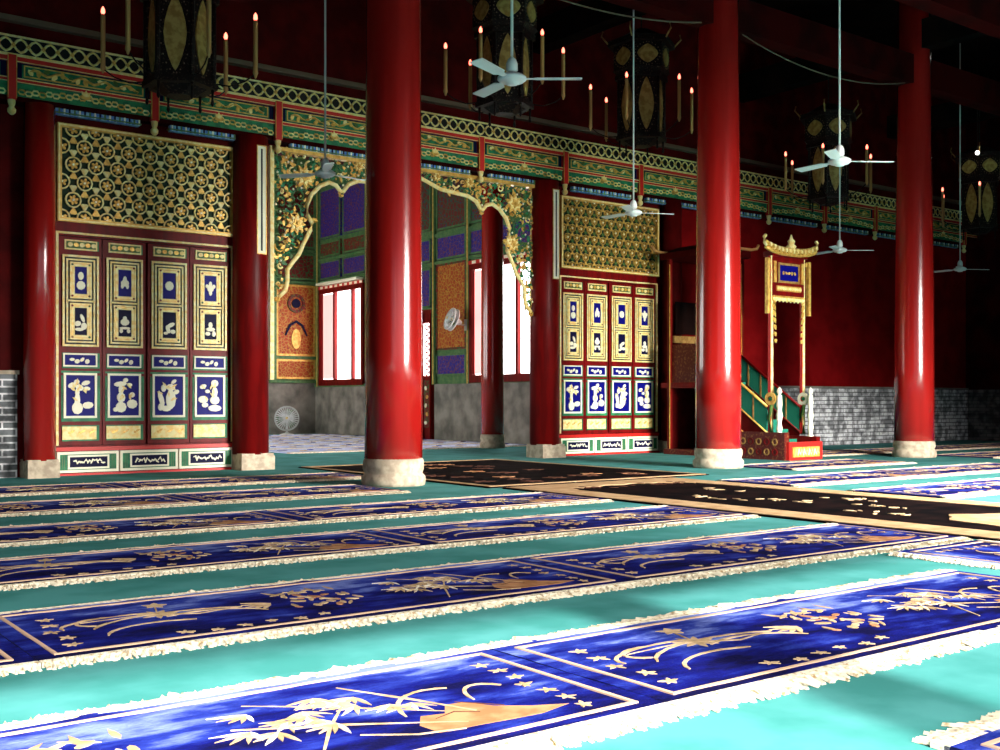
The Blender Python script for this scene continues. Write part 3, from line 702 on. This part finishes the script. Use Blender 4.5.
def medallion(b, cx, cy, rx, ry, m):
    pts = []
    for k in range(32):
        a = 2 * pi * k / 32; s = (1 + .05 * cos(8 * a)); px = cos(a); py = sin(a)
        pts.append((cx + rx * s * px, cy + ry * s * math.copysign(abs(py) ** .8, py)))
    b.prism(pts, .012, .019, m, 'xy')
b = MB(); medallion(b, 1.3, 4.25, .55, 1.0, 'beige'); b.build('medallion', t)
b = MB()
for (x, y) in ((1.75, 8.3), (1.3, 7.0), (.95, 7.6), (1.9, 6.7), (1.5, 6.1), (.9, 5.8)):
    for k in range(10): b.leaf(x + random.uniform(-.1, .1), y + random.uniform(-.3, .3), .1, .04, random.uniform(0, 6.3), .012, .019, 'motif', 'xy')
b.build('blossom_sprigs', t)
# second dark carpet before the arch
t = thing('arch_carpet', 'dark brown and black carpet with thin beige border before the arch', 'rug', (7.42, 10.1, 0))
b = MB(); b.box(0, 3.63, 0, 4.75, .001, .014, 'blackrug'); b.build('pile', t)
b = MB()
for (x0, x1, y0, y1) in ((.03, 3.6, .03, .12), (.03, 3.6, 4.62, 4.72), (.03, .13, .12, 4.62), (3.5, 3.6, .12, 4.62)): b.box(x0, x1, y0, y1, .012, .019, 'beige')
b.build('beige_border', t)
b = MB(); rnd = random.Random(9)
for k in range(30):
    x, y = rnd.uniform(.4, 3.2), rnd.uniform(.4, 4.3)
    for j in range(5): b.leaf(x, y, .16, .07, 2 * pi * j / 5 + k, .012, .018, ('brown', 'brown', 'brown', 'peach')[k % 4], 'xy')
b.build('flower_pattern', t)

# ------------------------------------------------------------------ chandeliers
def hexr(b, r0, r1, z0, z1, m):
    vs = [(r0 * cos(pi / 3 * k), r0 * sin(pi / 3 * k), z0) for k in range(6)] + [(r1 * cos(pi / 3 * k), r1 * sin(pi / 3 * k), z1) for k in range(6)]
    b.add(vs, [(5, 4, 3, 2, 1, 0), (6, 7, 8, 9, 10, 11)] + [(k, (k + 1) % 6, 6 + (k + 1) % 6, 6 + k) for k in range(6)], m)
def chandelier(x, y, z, label, first=[None]):
    if first[0] is not None:
        r = dup(first[0], None, (x, y, z)); r['label'] = label; return r
    rz = radians(-36.87 + 7)
    t = thing('palace_lantern', label, 'lantern', (x, y, z), rz, 'carved hexagonal lanterns with candle tubes')
    first[0] = t
    b = MB(); hexr(b, .16, .30, -.04, .05, 'lanternwood'); hexr(b, .42, .42, .05, .12, 'lanternwood'); hexr(b, .36, .36, .12, 1.02, 'lanternwood'); hexr(b, .44, .44, 1.02, 1.09, 'lanternwood')
    for k in range(6):
        a = pi / 3 * k; b.tube([(.375 * cos(a), .375 * sin(a), .1), (.375 * cos(a), .375 * sin(a), 1.03)], .028, 'lanternwood', 6)
        b.lathe([(.005, -.14), (.022, -.11), (.012, -.05), (.02, .06)], 'lanternwood', (.36 * cos(a), .36 * sin(a), .0), 6)
    b.build('lantern_body', t)
    b = MB(); hexr(b, .40, .48, 1.09, 1.16, 'lanternwood'); hexr(b, .46, .46, 1.16, 1.56, 'lanternwood'); hexr(b, .56, .56, 1.56, 1.64, 'lanternwood'); hexr(b, .5, .12, 1.64, 1.85, 'lanternwood')
    for k in range(6):
        a = pi / 3 * k; b.tube([(.55 * cos(a), .55 * sin(a), 1.6), (.66 * cos(a), .66 * sin(a), 1.72), (.64 * cos(a), .64 * sin(a), 1.8)], .014, 'panelgold', 5)
    b.build('upper_tier', t)
    def facepanel(R, zc, hw, hh, m, nm):
        for k in range(6):
            a = pi / 3 * k + pi / 6; d = R * cos(pi / 6)
            bb = MB(); n = 16; pts = []
            for q in range(n):
                s = 2 * pi * q / n; px = hw * math.copysign(abs(cos(s)) ** 1.6, cos(s)); pz = hh * math.copysign(abs(sin(s)) ** 1.25, sin(s)); pts.append((px, pz))
            vs = []
            for dd in (d, d + .012):
                for px, pz in pts: vs.append((dd * cos(a) - px * sin(a), dd * sin(a) + px * cos(a), zc + pz))
            bb.add(vs, [tuple(range(n, 2 * n))] + [(i, (i + 1) % n, n + (i + 1) % n, n + i) for i in range(n)], m)
            # pale flecks of carving round the panel
            rnd = random.Random(k)
            for q in range(22):
                s = 2 * pi * q / 22; px = (hw + .035) * math.copysign(abs(cos(s)) ** 1.2, cos(s)); pz = (hh + .03) * sin(s)
                c = (( d + .008) * cos(a) - px * sin(a), (d + .008) * sin(a) + px * cos(a), zc + pz)
                bb.ball(c, .009, 'dust', 4)
            bb.build(nm, t)
    facepanel(.36, .59, .125, .42, 'panelgold', 'diamond_panel')
    facepanel(.46, 1.36, .17, .15, 'panelgold', 'top_panel')
    for k in range(6):
        a = pi / 3 * k; c, s = cos(a), sin(a)
        b = MB(); b.tube([(.38 * c, .38 * s, .12), (.55 * c, .55 * s, .10), (.72 * c, .72 * s, .16), (.84 * c, .84 * s, .25)], .009, 'lanternwood', 5); ar = b.build('arm', t)
        b = MB(); b.lathe([(.008, .20), (.03, .26), (.026, .30), (.026, .84), (.02, .86)], 'candle', (.84 * c, .84 * s, 0), 10); cd = b.build('candle_tube', ar)
        # sub-part: glowing bulb (kept on the arm)
        b = MB(); b.lathe([(.014, .86), (.023, .885), (.02, .92), (.003, .95)], 'flame', (.84 * c, .84 * s, 0), 8); b.build('glowing_tip', ar)
    b = MB(); b.tube([(0, 0, 1.8), (0, 0, CZ - z if False else 3.2)], .012, 'lanternwood', 5); b.build('hanging_rod', t)
    return t
CH = [(4.62, 12.2, 4.47, 'large dark hexagonal lantern at upper left, nearest the camera, over the left screen'),
      (9.46, 12.5, 5.08, 'dark hexagonal lantern behind the front ceiling fan, above the arch'),
      (12.62, 13.0, 5.15, 'dark hexagonal lantern just left of the middle red column'),
      (17.5, 13.0, 4.72, 'dim hexagonal lantern behind the fan between the middle and right columns'),
      (22.6, 12.9, 4.62, 'dim hexagonal lantern at the right frame edge')]
for c in CH: chandelier(*c)
# ------------------------------------------------------------------ ceiling fans
def fan(x, y, z, label, rot=0, first=[None]):
    a0 = radians(-36.87) + rot
    if first[0] is not None:
        r = dup(first[0], None, (x, y, z), a0); r['label'] = label; return r
    t = thing('ceiling_fan', label, 'fan', (x, y, z), a0, 'white ceiling fans on long rods'); first[0] = t
    b = MB(); b.lathe([(.03, -.055), (.05, -.05), (.055, -.035), (.10, -.03), (.125, -.01), (.125, .012), (.09, .035), (.05, .05), (.02, .055)], 'white', n=24); b.build('motor_housing', t)
    b = MB(); b.lathe([(.03, .055), (.052, .07), (.05, .13), (.036, .165), (.014, .185)], 'white', n=16); b.build('rod_cup', t)
    b = MB(); b.tube([(0, 0, .16), (0, 0, CZ - 3.75)], .0125, 'whitemetal', 8); b.build('drop_rod', t)
    for k in range(3):
        a = 2 * pi * k / 3; b = MB()
        R = Matrix.Rotation(a, 4, 'Z') @ Matrix.Rotation(radians(9), 4, 'X')
        pr = [(.10, -.02), (.18, -.025), (.22, -.055), (.59, -.062), (.60, -.055), (.60, .055), (.59, .062), (.22, .055), (.18, .025), (.10, .02)]
        n = len(pr); vs = [R @ Vector((px, py, -.004)) for px, py in pr] + [R @ Vector((px, py, .004)) for px, py in pr]
        b.add(vs, [tuple(range(n - 1, -1, -1)), tuple(range(n, 2 * n))] + [(i, (i + 1) % n, n + (i + 1) % n, n + i) for i in range(n)], 'white')
        b.build('blade', t)
    return t
fan(5.79, 7.55, 3.76, 'white ceiling fan on a long rod, nearest, right of the left column')
fan(10.43, 7.6, 3.66, 'white ceiling fan hanging between the middle and right columns, higher of the two', .06)
fan(6.3, 11.9, 3.72, 'small white ceiling fan hanging in front of the arch left shoulder', .75)
fan(11.2, 11.7, 3.72, 'ceiling fan in front of the right rosette lattice', .2)
fan(16.75, 12.2, 3.68, 'ceiling fan low against the dark red wall, right of the pulpit', .02)
fan(21.0, 12.4, 3.66, 'dim ceiling fan at far right beyond the right column', .1)

# ------------------------------------------------------------------ pulpit (minbar)
t = thing('stepped_pulpit', 'carved red and gilt stepped pulpit with gateway and green stair carpet', 'pulpit', (0, 0, 0))
px0, px1 = 14.72, 15.66
b = MB(); b.box(px0, px0 + .12, 11.8, 12.75, 0, .46, 'minwood'); b.box(px1 - .1, px1, 11.8, 12.75, 0, .38, 'redwood')
b.box(px0 + .02, px1 - .02, 12.6, 14.6, 0, .1, 'minwood')
for k in range(5):
    for j in range(2): b.ringd(12.0 + .17 * k, .13 + .17 * j, .04, .06, px0 - .012, px0, 'panelgold' if (j + k) % 2 else 'redwood', 10, 'yz')
b.frame(px0, px1, 0, 0, 0, 0, 0, 'redwood') if False else None
b.build('base', t)
b = MB(); b.box(px0 + .05, px1 - .02, 11.74, 11.8, .0, .30, 'brightred'); b.box(px0 + .12, px1 - .12, 11.72, 11.74, .05, .22, 'gold')
for k in range(9): b.ribbon([(px0 + .17 + .07 * k, .08), (px0 + .2 + .07 * k, .18), (px0 + .23 + .07 * k, .1)], .03, 11.71, 11.722, 'ivory' if k % 2 else 'cream')
b.build('front_board', t)
b = MB()  # steps
ns = 8; run, rise = .19, .165
for k in range(ns): b.box(px0 + .14, px1 - .12, 12.0 + run * k, 12.0 + run * (k + 1) + .3, max(0, rise * (k + 1) - .2), rise * (k + 1), 'carpetgreen')
b.build('carpeted_steps', t)
topz = rise * ns
b = MB(); b.box(px0 + .05, px1 + .1, 13.5, 14.7, topz - .1, topz, 'redwood')
b.build('platform', t)
for x, nm in ((px0 + .04, 'left'), (px1 - .04, 'right')):
    b = MB(); ys, ye = 12.2, 13.6; zs, ze = .45, topz + .12
    def sl(y, off): return zs + (ze - zs) * (y - ys) / (ye - ys) + off
    b.prism([(ys, sl(ys, 0)), (ye, sl(ye, 0)), (ye, sl(ye, .42)), (ys, sl(ys, .42))], x - .012, x + .012, 'carpetgreen', 'yz')
    b.prism([(ys, sl(ys, -.62) if sl(ys, -.62) > 0 else 0.02), (ys + .0, sl(ys, 0)), (ye, sl(ye, 0)), (ye, .02), (ys + .1, .02)], x - .01, x + .01, 'darkred', 'yz')
    b.build('stair_side_panel', t)
    b = MB()
    for off in (.44, 0, -.36): b.tube([(x - .015, ys - .02, sl(ys, off)), (x - .015, ye, sl(ye, off))], .022 if off > .4 else .014, 'gold' if nm == 'left' else 'redwood', 6)
    for q in range(1, 5):
        yy = ys + (ye - ys) * q / 5; b.box(x - .02, x + .02, yy - .015, yy + .015, sl(yy, 0), sl(yy, .42), 'panelgold')
    b.build('handrail', t)
    b = MB(); b.ringd(12.12, 1.02, .05, .11, x - .02, x + .02, 'gold' if nm == 'left' else 'ivory', 14, 'yz'); b.ringd(12.12, 1.02, 0.001, .03, x - .02, x + .02, 'green', 8, 'yz')
    b.tube([(x, 12.1, .42), (x, 12.16, .7), (x, 12.1, .92)], .03, 'green2', 6); b.build('scroll_stop', t)
    # newel posts
    b = MB(); xx = px0 + .08 if nm == 'left' else px1 - .04
    b.lathe([(.05, .40), (.055, .46), (.035, .5), (.055, .62), (.035, .7), (.06, .82), (.035, .92), (.05, 1.0), (.045, 1.15), (.02, 1.17), (.05, 1.22), (.035, 1.26), (.004, 1.3)], 'ivory', (xx, 11.97, -.08), 10); b.build('newel_post', t)
yg = 12.15
for x in (px0 + .08, px1 - .02):
    b = MB(); b.box(x - .028, x + .028, yg - .028, yg + .028, .42, 3.45, 'cream'); b.box(x - .034, x + .034, yg - .02, yg + .034, .42, 3.45, 'brightred'); b.build('gate_post', t)
gx0, gx1 = px0 + .08, px1 - .02
b = MB(); b.box(gx0, gx1, yg - .03, yg + .03, 2.70, 3.42, 'redwood')
b.box(gx0 + .18, gx1 - .18, yg - .045, yg - .03, 3.02, 3.28, 'blue'); b.frame(gx0 + .14, gx1 - .14, 2.98, 3.32, .04, yg - .05, yg - .03, 'panelgold')
for k in range(5): b.disc(gx0 + .27 + .075 * k, 3.15, .024, .035, yg - .052, yg - .045, 'gold', 6, k)
for x in (gx0 + .06, gx1 - .06): b.box(x - .03, x + .03, yg - .05, yg - .03, 2.98, 3.34, 'gold')
b.build('name_board', t)
b = MB(); b.box(gx0 + .1, gx1 - .1, yg - .05, yg - .03, 2.84, 2.93, 'gold')
for k in range(14): b.disc(gx0 + .12 + (gx1 - gx0 - .24) * k / 13, 2.885, .02, .03, yg - .06, yg - .05, 'cream', 6)
for k in range(17):
    xx = gx0 + .03 + (gx1 - gx0 - .06) * k / 16; b.leaf(xx, 2.74, .07 + .02 * (k % 2), .06, -pi / 2, yg - .05, yg - .03, 'cream'); b.disc(xx, 2.745, .024, .02, yg - .055, yg - .03, 'gold', 6)
b.build('gilt_fringe', t)
for sx, x in ((1, gx0), (-1, gx1)):
    b = MB()
    for k in range(7): b.leaf(x + sx * .01 * k, 2.75 - .12 * k, .15 - .012 * k, .07, -pi / 2 + sx * .5, yg - .045, yg - .03, 'gold')
    b.build('gilt_bracket', t)
b = MB()
for sx, x in ((-1, gx0), (1, gx1)): b.box(x + sx * .12 - .03, x + sx * .12 + .03, yg - .06, yg + .0, 2.45, 3.38, 'gold'); b.box(x + sx * .04, x + sx * .12, yg - .03, yg, 3.3, 3.36, 'gold')
b.build('side_pendant', t)
b = MB()
pts = []
for k in range(13):
    q = k / 12 * 2 - 1; pts.append((15.21 + q * .66, yg - .1, 3.46 + .09 * abs(q) ** 3))
for dz, r in ((0, .035), (.09, .03)): b.tube([(p[0], p[1], p[2] + dz) for p in pts], r, 'gold', 6)
for k in range(26):
    q = k / 25 * 2 - 1; z = 3.5 + .09 * abs(q) ** 3; b.disc(15.21 + q * .62, z + .02 * (k % 2), .032, .045, yg - .15, yg - .08, 'cream' if k % 2 else 'gold', 7, k)
for sx in (-1, 1): b.tube([(15.21 + sx * .62, yg - .1, 3.56), (15.21 + sx * .69, yg - .1, 3.62), (15.21 + sx * .7, yg - .1, 3.71), (15.21 + sx * .66, yg - .1, 3.74)], .03, 'cream', 6)
b.lathe([(.06, 0), (.09, .04), (.05, .08), (.065, .13), (.03, .17), (.01, .24)], 'cream', (15.21, yg - .1, 3.56), 8)
b.box(gx0 - .05, gx1 + .05, yg - .08, yg + .12, 3.42, 3.50, 'redwood')
b.build('eave_crest', t)
# pavilion over the platform
b = MB()
for x, y in ((14.85, 13.65), (14.8, 14.5), (15.8, 13.65), (15.75, 14.5)): b.box(x - .035, x + .035, y - .035, y + .035, 0, 3.62, 'redwood'); b.box(x - .04, x - .03, y - .04, y - .03, .1, 3.5, 'gold')
b.build('pavilion_post', t)
b = MB(); b.box(14.75, 15.88, 13.5, 14.7, 3.6, 3.72, 'darkred')
for y in (13.46, 14.72): b.tube([(14.55, y, 3.84), (14.62, y, 3.78), (14.78, y, 3.75), (15.3, y, 3.75), (15.85, y, 3.75), (16.0, y, 3.78), (16.05, y, 3.85)], .028, 'candle', 6)
b.prism([(14.78, 3.72), (15.85, 3.72), (15.5, 3.85), (15.1, 3.85)], 13.6, 14.6, 'roofred'); b.build('pavilion_roof', t)
b = MB()
for k, (z, m) in enumerate(((topz + .08, 'darkred'), (topz + .3, 'panelgold'), (topz + .52, 'minwood'), (topz + .74, 'panelgold'))): b.box(14.88, 15.72, 14.46, 14.5, z, z + .13, m)
b.box(14.8, 15.8, 14.48, 14.52, 0, topz, 'darkred'); b.box(14.82, 14.86, 13.7, 14.46, topz, topz + .7, 'minwood')
b.box(14.9, 15.7, 14.44, 14.46, topz + .9, topz + 1.5, 'roofdark')
b.build('backrest_panel', t)

# ------------------------------------------------------------------ chamber panelling
def panel_yz(b, y0, y1, z0, z1, m, edge='gold'):
    X = 15.44
    b.box(X, 15.5, y0, y1, z0, z1, m)
    for a, c, d, e in ((y0, y1, z0, z0 + .05), (y0, y1, z1 - .05, z1), (y0, y0 + .05, z0, z1), (y1 - .05, y1, z0, z1)): b.box(X - .02, X, a, c, d, e, edge)
t = thing('painted_wall_panelling', 'painted panels of orange, violet and green on the chamber side wall', 'panelling')
def pp(y0, y1, z0, z1, m, edge='railgreen'):
    b = MB(); panel_yz(b, y0, y1, z0, z1, m, edge); b.build('painted_panel', t)
for (a, c) in ((28.25, 29.5), (26.8, 28.1)):
    pp(a, c, 5.75, 7.2, 'pblue'); pp(a, c, 5.2, 5.65, 'pred'); pp(a, c, 4.55, 5.08, 'pblue')
for (a, c) in ((25.2, 26.65), (23.5, 25.0)):
    pp(a, c, 5.3, 7.0, 'pgreen'); pp(a, c, 4.5, 5.1, 'pblue'); pp(a, c, 3.35, 4.35, 'pblue')
for (a, c) in ((21.95, 23.25), (20.2, 21.8), (18.5, 20.05), (16.8, 18.35)):
    pp(a, c, 5.25, 6.6, 'pgreen'); pp(a, c, 4.5, 5.1, 'pblue'); pp(a, c, 6.75, 7.6, 'pred')
pp(21.95, 23.25, 2.25, 4.4, 'porange', 'pred'); pp(21.95, 23.25, 1.6, 2.15, 'pblue', 'railgreen')
b = MB()
for y in (29.6, 26.72, 25.08, 23.35, 21.85, 18.42):
    b.box(15.40, 15.46, y - .06, y + .06, 1.4, 8, 'railgreen'); b.box(15.39, 15.40, y - .02, y + .02, 1.4, 8, 'gold')
for z in (4.44, 5.13, 1.42): b.box(15.41, 15.46, 23.4 if z < 2 else 15.5, 29.85, z - .04, z + .04, 'railgreen')
b.build('rail', t)
b = MB(); b.box(15.2, 15.45, 26.9, 29.3, 4.36, 4.42, 'ivory'); b.build('shelf', t)
t = thing('painted_back_panelling', 'orange painted panels on the chamber back wall behind the standing fan', 'panelling', (.08, -.65, 0))
for x0, x1 in ((14.08, 15.35), (12.6, 13.95), (11.1, 12.45)):
    for z0, z1, m in ((5.5, 7.4, 'pred'), (4.55, 5.35, 'pred'), (2.3, 4.4, 'porange'), (1.62, 2.2, 'porange')):
        b = MB(); b.box(x0, x1, 30.42, 30.5, z0, z1, m); b.frame(x0, x1, z0, z1, .06, 30.40, 30.42, 'gold' if m == 'porange' else 'railgreen'); 
        if z1 == 4.4:
            c = (x0 + x1) / 2; b.ringd(c, 3.85, .2, .28, 30.38, 30.42, 'pred', 16); b.disc(c, 3.85, .14, .14, 30.39, 30.42, 'navy', 12)
            b.ribbon([(c - .35, 2.9), (c - .2, 3.2), (c, 3.32), (c + .2, 3.2), (c + .35, 2.9)], .07, 30.38, 30.42, 'navy'); b.disc(c, 2.8, .15, .3, 30.39, 30.42, 'gold', 12)
        b.build('painted_panel', t)
b = MB()
for x in (15.40, 14.02, 12.52): b.box(x - .05, x + .05, 30.36, 30.44, 1.5, 8, 'railgreen')
for z in (4.47, 2.25, 1.54, 5.42): b.box(11, 15.44, 30.37, 30.43, z - .035, z + .035, 'railgreen')
b.build('rail', t)
# windows
def window(n, y0, y1, lab, mull):
    b = MB(); X = 15.42
    for a, c, d, e in ((y0, y1, 1.42, 1.6), (y0, y1, 4.12, 4.25), (y0, y0 + .12, 1.6, 4.12), (y1 - .12, y1, 1.6, 4.12)): b.box(X - .05, 15.5, a, c, d, e, 'redwood')
    for y in mull: b.box(X - .03, 15.49, y - .05, y + .05, 1.6, 4.12, 'redwood')
    o = struct(b, 'window_%d' % n, lab)
    b = MB(); b.box(15.485, 15.495, y0 + .12, y1 - .12, 1.6, 4.12, 'pane'); b.build('pane', o)
    b = MB(); yy = y1 - .14
    b.box(15.46, 15.48, y1 - .72, y1 - .1, 1.62, 4.1, 'panepink'); b.build('shutter', o)
    b = MB()
    for k in range(9): b.box(X - .07, X - .05, y0 + (y1 - y0) * k / 9, y0 + (y1 - y0) * (k + .5) / 9, 4.26, 4.33, 'ivory')
    b.box(X - .06, X - .03, y0, y1, 4.25, 4.34, 'brightred'); b.build('window_head', o)
window(1, 26.85, 29.45, 'window letting in white daylight, left of the nearest column', (28.55, 27.5))
window(2, 18.9, 21.75, 'window letting in white daylight behind the slim chamber column', (20.9, 19.9))
# unseen glowing panes, added opposite the right windows to brighten the chamber
b = MB()
for (a, c) in ((18.9, 21.7), (23, 25.5), (26.8, 29.4)): b.box(3.6, 3.62, a, c, 1.5, 4.2, 'pane')
struct(b, 'window_3')
# lattice door in chamber side wall
b = MB(); X = 15.42
b.box(X, 15.5, 23.42, 24.95, 0, 3.3, 'redwood'); o = struct(b, 'door_1', 'red chamber door with white ring lattice above')
b = MB(); b.box(X - .01, X, 23.5, 24.88, 1.62, 2.95, 'pane')
b.build('pane', o)
b = MB()
for k in range(5): y = 23.46 + .35 * k; b.box(X - .05, X - .01, y - .03, y + .03, 0, 3.2, 'redwood')
for k in range(4):
    yc = 23.635 + .35 * k
    for j in range(9): b.ringd(yc, 1.7 + .145 * j, .055, .085, X - .035, X - .01, 'redwood', 10, 'yz')
b.build('ring_lattice', o)
b = MB()
for k in range(4):
    yc = 23.635 + .35 * k
    b.box(X - .03, X - .01, yc - .12, yc + .12, .3, 1.5, 'pred')
    for j in range(5): b.disc(yc + .03 * (-1) ** j, .42 + .22 * j, .06, .05, X - .04, X - .03, 'gold' if j % 2 else 'ivory', 7, j, 'yz')
b.build('carved_lower_panel', o)

# fans in the chamber
def caged_fan(name, label, loc, facing, R, stand):
    t = thing(name, label, 'fan', loc)
    F = Vector(facing).normalized(); U = F.cross(Vector((0, 0, 1))).normalized(); Wv = U.cross(F)
    h = Vector((0, 0, .0)); c = Vector((0, 0, stand))
    b = MB()
    for d, rr in ((.05, R), (-.05, R), (.09, R * .62), (-.08, R * .6), (.11, R * .25)):
        b.tube([c + F * d + U * rr * cos(2 * pi * k / 24) + Wv * rr * sin(2 * pi * k / 24) for k in range(24)], .022 if rr == R else .008, 'whitemetal', 5, closed=True)
    for k in range(30):
        a = 2 * pi * k / 30; e = U * cos(a) + Wv * sin(a)
        b.tube([c + F * .12 + e * .03, c + F * .09 + e * R * .6, c + F * .04 + e * R], .009, 'white', 4)
        b.tube([c - F * .10 + e * .03, c - F * .08 + e * R * .6, c - F * .04 + e * R], .009, 'white', 4)
    b.build('cage', t)
    b = MB()
    for k in range(3):
        a0 = 2 * pi * k / 3; vs = []
        for dd in (-.006, .006):
            for rr, da in ((.05, -.3), (R * .85, -.55), (R * .88, .2), (.05, .3)): vs.append(c + F * (dd + .06 * da) + (U * cos(a0 + da) + Wv * sin(a0 + da)) * rr)
        b.add(vs, [(0, 1, 2, 3), (7, 6, 5, 4), (0, 4, 5, 1), (1, 5, 6, 2), (2, 6, 7, 3), (3, 7, 4, 0)], 'railgreen')
    b.build('rotor_blades', t)
    b = MB(); b.tube([c - F * .26, c - F * .2, c - F * .02], [.05, .075, .07], 'whitemetal', 10); b.tube([c - F * .02, c + F * .13], .04, 'cream', 8); b.build('motor', t)
    return t, c, F
t, c, F = caged_fan('standing_fan', 'pale caged fan standing on the chamber floor by the grey dado', (14.15, 29.05, 0), (-.45, -.9, .12), .34, .47)
b = MB(); b.lathe([(.2, .0), (.2, .02), (.06, .05), (.025, .09), (.022, .4)], 'white', n=16, c=tuple((-F * .14).to_2d()) + (0,)); b.build('pedestal', t)
t, c, F = caged_fan('wall_fan', 'pale caged fan mounted on the chamber side wall beside the window', (14.98, 21.9, 2.93), (-.85, .15, .3), .26, 0)
b = MB(); b.tube([c - F * .2, Vector((.3, 0, -.12)), Vector((.42, 0, -.12))], .02, 'whitemetal', 6); b.box(.40, .42, -.06, .06, -.25, .02, 'whitemetal'); b.build('wall_bracket', t)

# overhead wires and small bulbs standing for gaps of light
def wire(p0, p1, sag, label):
    b = MB(); n = 16
    b.tube([(p0[0] + (p1[0] - p0[0]) * k / n, p0[1] + (p1[1] - p0[1]) * k / n, p0[2] + (p1[2] - p0[2]) * k / n - sag * 4 * (k / n) * (1 - k / n)) for k in range(n + 1)], .012, 'dust', 4)
    tag(b.build('overhead_cable'), label, 'cable')
wire((12.9, 11.12, 6.49), (17.1, 11.12, 6.49), .25, 'thin sagging cable between the tops of the middle and right columns')
wire((7.3, 11.12, 6.49), (12.0, 11.12, 6.49), .25, 'thin sagging cable between the tops of the left and middle columns')
for p, l in (((20.2, 11.6, 8.1), 'tiny white light gap near the top right corner, by the ceiling beam'), ((22.0, 12.6, 6.2), 'tiny white light gap in the dark right of the right column')):
    t = thing('light_gap_bulb', l, 'light gap', p); b = MB(); b.ball((0, 0, 0), .045, 'bulb', 8); b.build('bulb', t)
    b = MB(); b.tube([(0, 0, .04), (0, 0, CZ - p[2])], .008, 'lanternwood', 5); b.build('flex', t)

# ------------------------------------------------------------------ light
def area(name, loc, sx, sy, power, rot, color=(1, 1, 1), spread=180):
    l = bpy.data.lights.new(name, 'AREA'); l.shape = 'RECTANGLE'; l.size = sx; l.size_y = sy; l.energy = power; l.color = color; l.spread = radians(spread)
    o = bpy.data.objects.new(name, l); COL.objects.link(o); o.location = loc; o.rotation_euler = rot; return o
Lr = [9, 1.5, 64]
for k, (a, c) in enumerate(OPEN):
    w = c - a; area('doorway_daylight', ((a + c) / 2, FY + .15, OH / 2 + .05), w, OH, Lr[k] * pi * w * OH, (radians(90 - (50, 50, 37)[k]), 0, radians((0, 0, 4)[k])), (1, .96, .9), (100, 100, 94)[k])
sun = bpy.data.lights.new('sun', 'SUN'); sun.energy = 8.5; sun.angle = radians(1.6); sun.color = (1, .96, .9)
so = bpy.data.objects.new('sun', sun); COL.objects.link(so)
d = Vector((.20, 1, -.71)).normalized(); so.rotation_euler = d.to_track_quat('-Z', 'Y').to_euler()
w = bpy.data.worlds.new('sky'); S.world = w; w.use_nodes = True
w.node_tree.nodes['Background'].inputs[0].default_value = (.75, .87, 1, 1); w.node_tree.nodes['Background'].inputs[1].default_value = .7

# ------------------------------------------------------------------ camera
cam = bpy.data.cameras.new('camera'); cam.sensor_width = 36; cam.lens = 1107 / 1000 * 36; cam.shift_y = .025
co = bpy.data.objects.new('camera', cam); COL.objects.link(co); co.location = (0, 0, 1); co.rotation_euler = (pi / 2, 0, -math.atan2(.6, .8))
S.camera = co
S.view_settings.view_transform = 'Standard'; S.view_settings.look = 'None'; S.view_settings.gamma = 1; S.view_settings.exposure = .12
S.view_settings.use_curve_mapping = False
S.cycles.use_denoising = True; S.cycles.diffuse_bounces = 2; S.cycles.max_bounces = 6
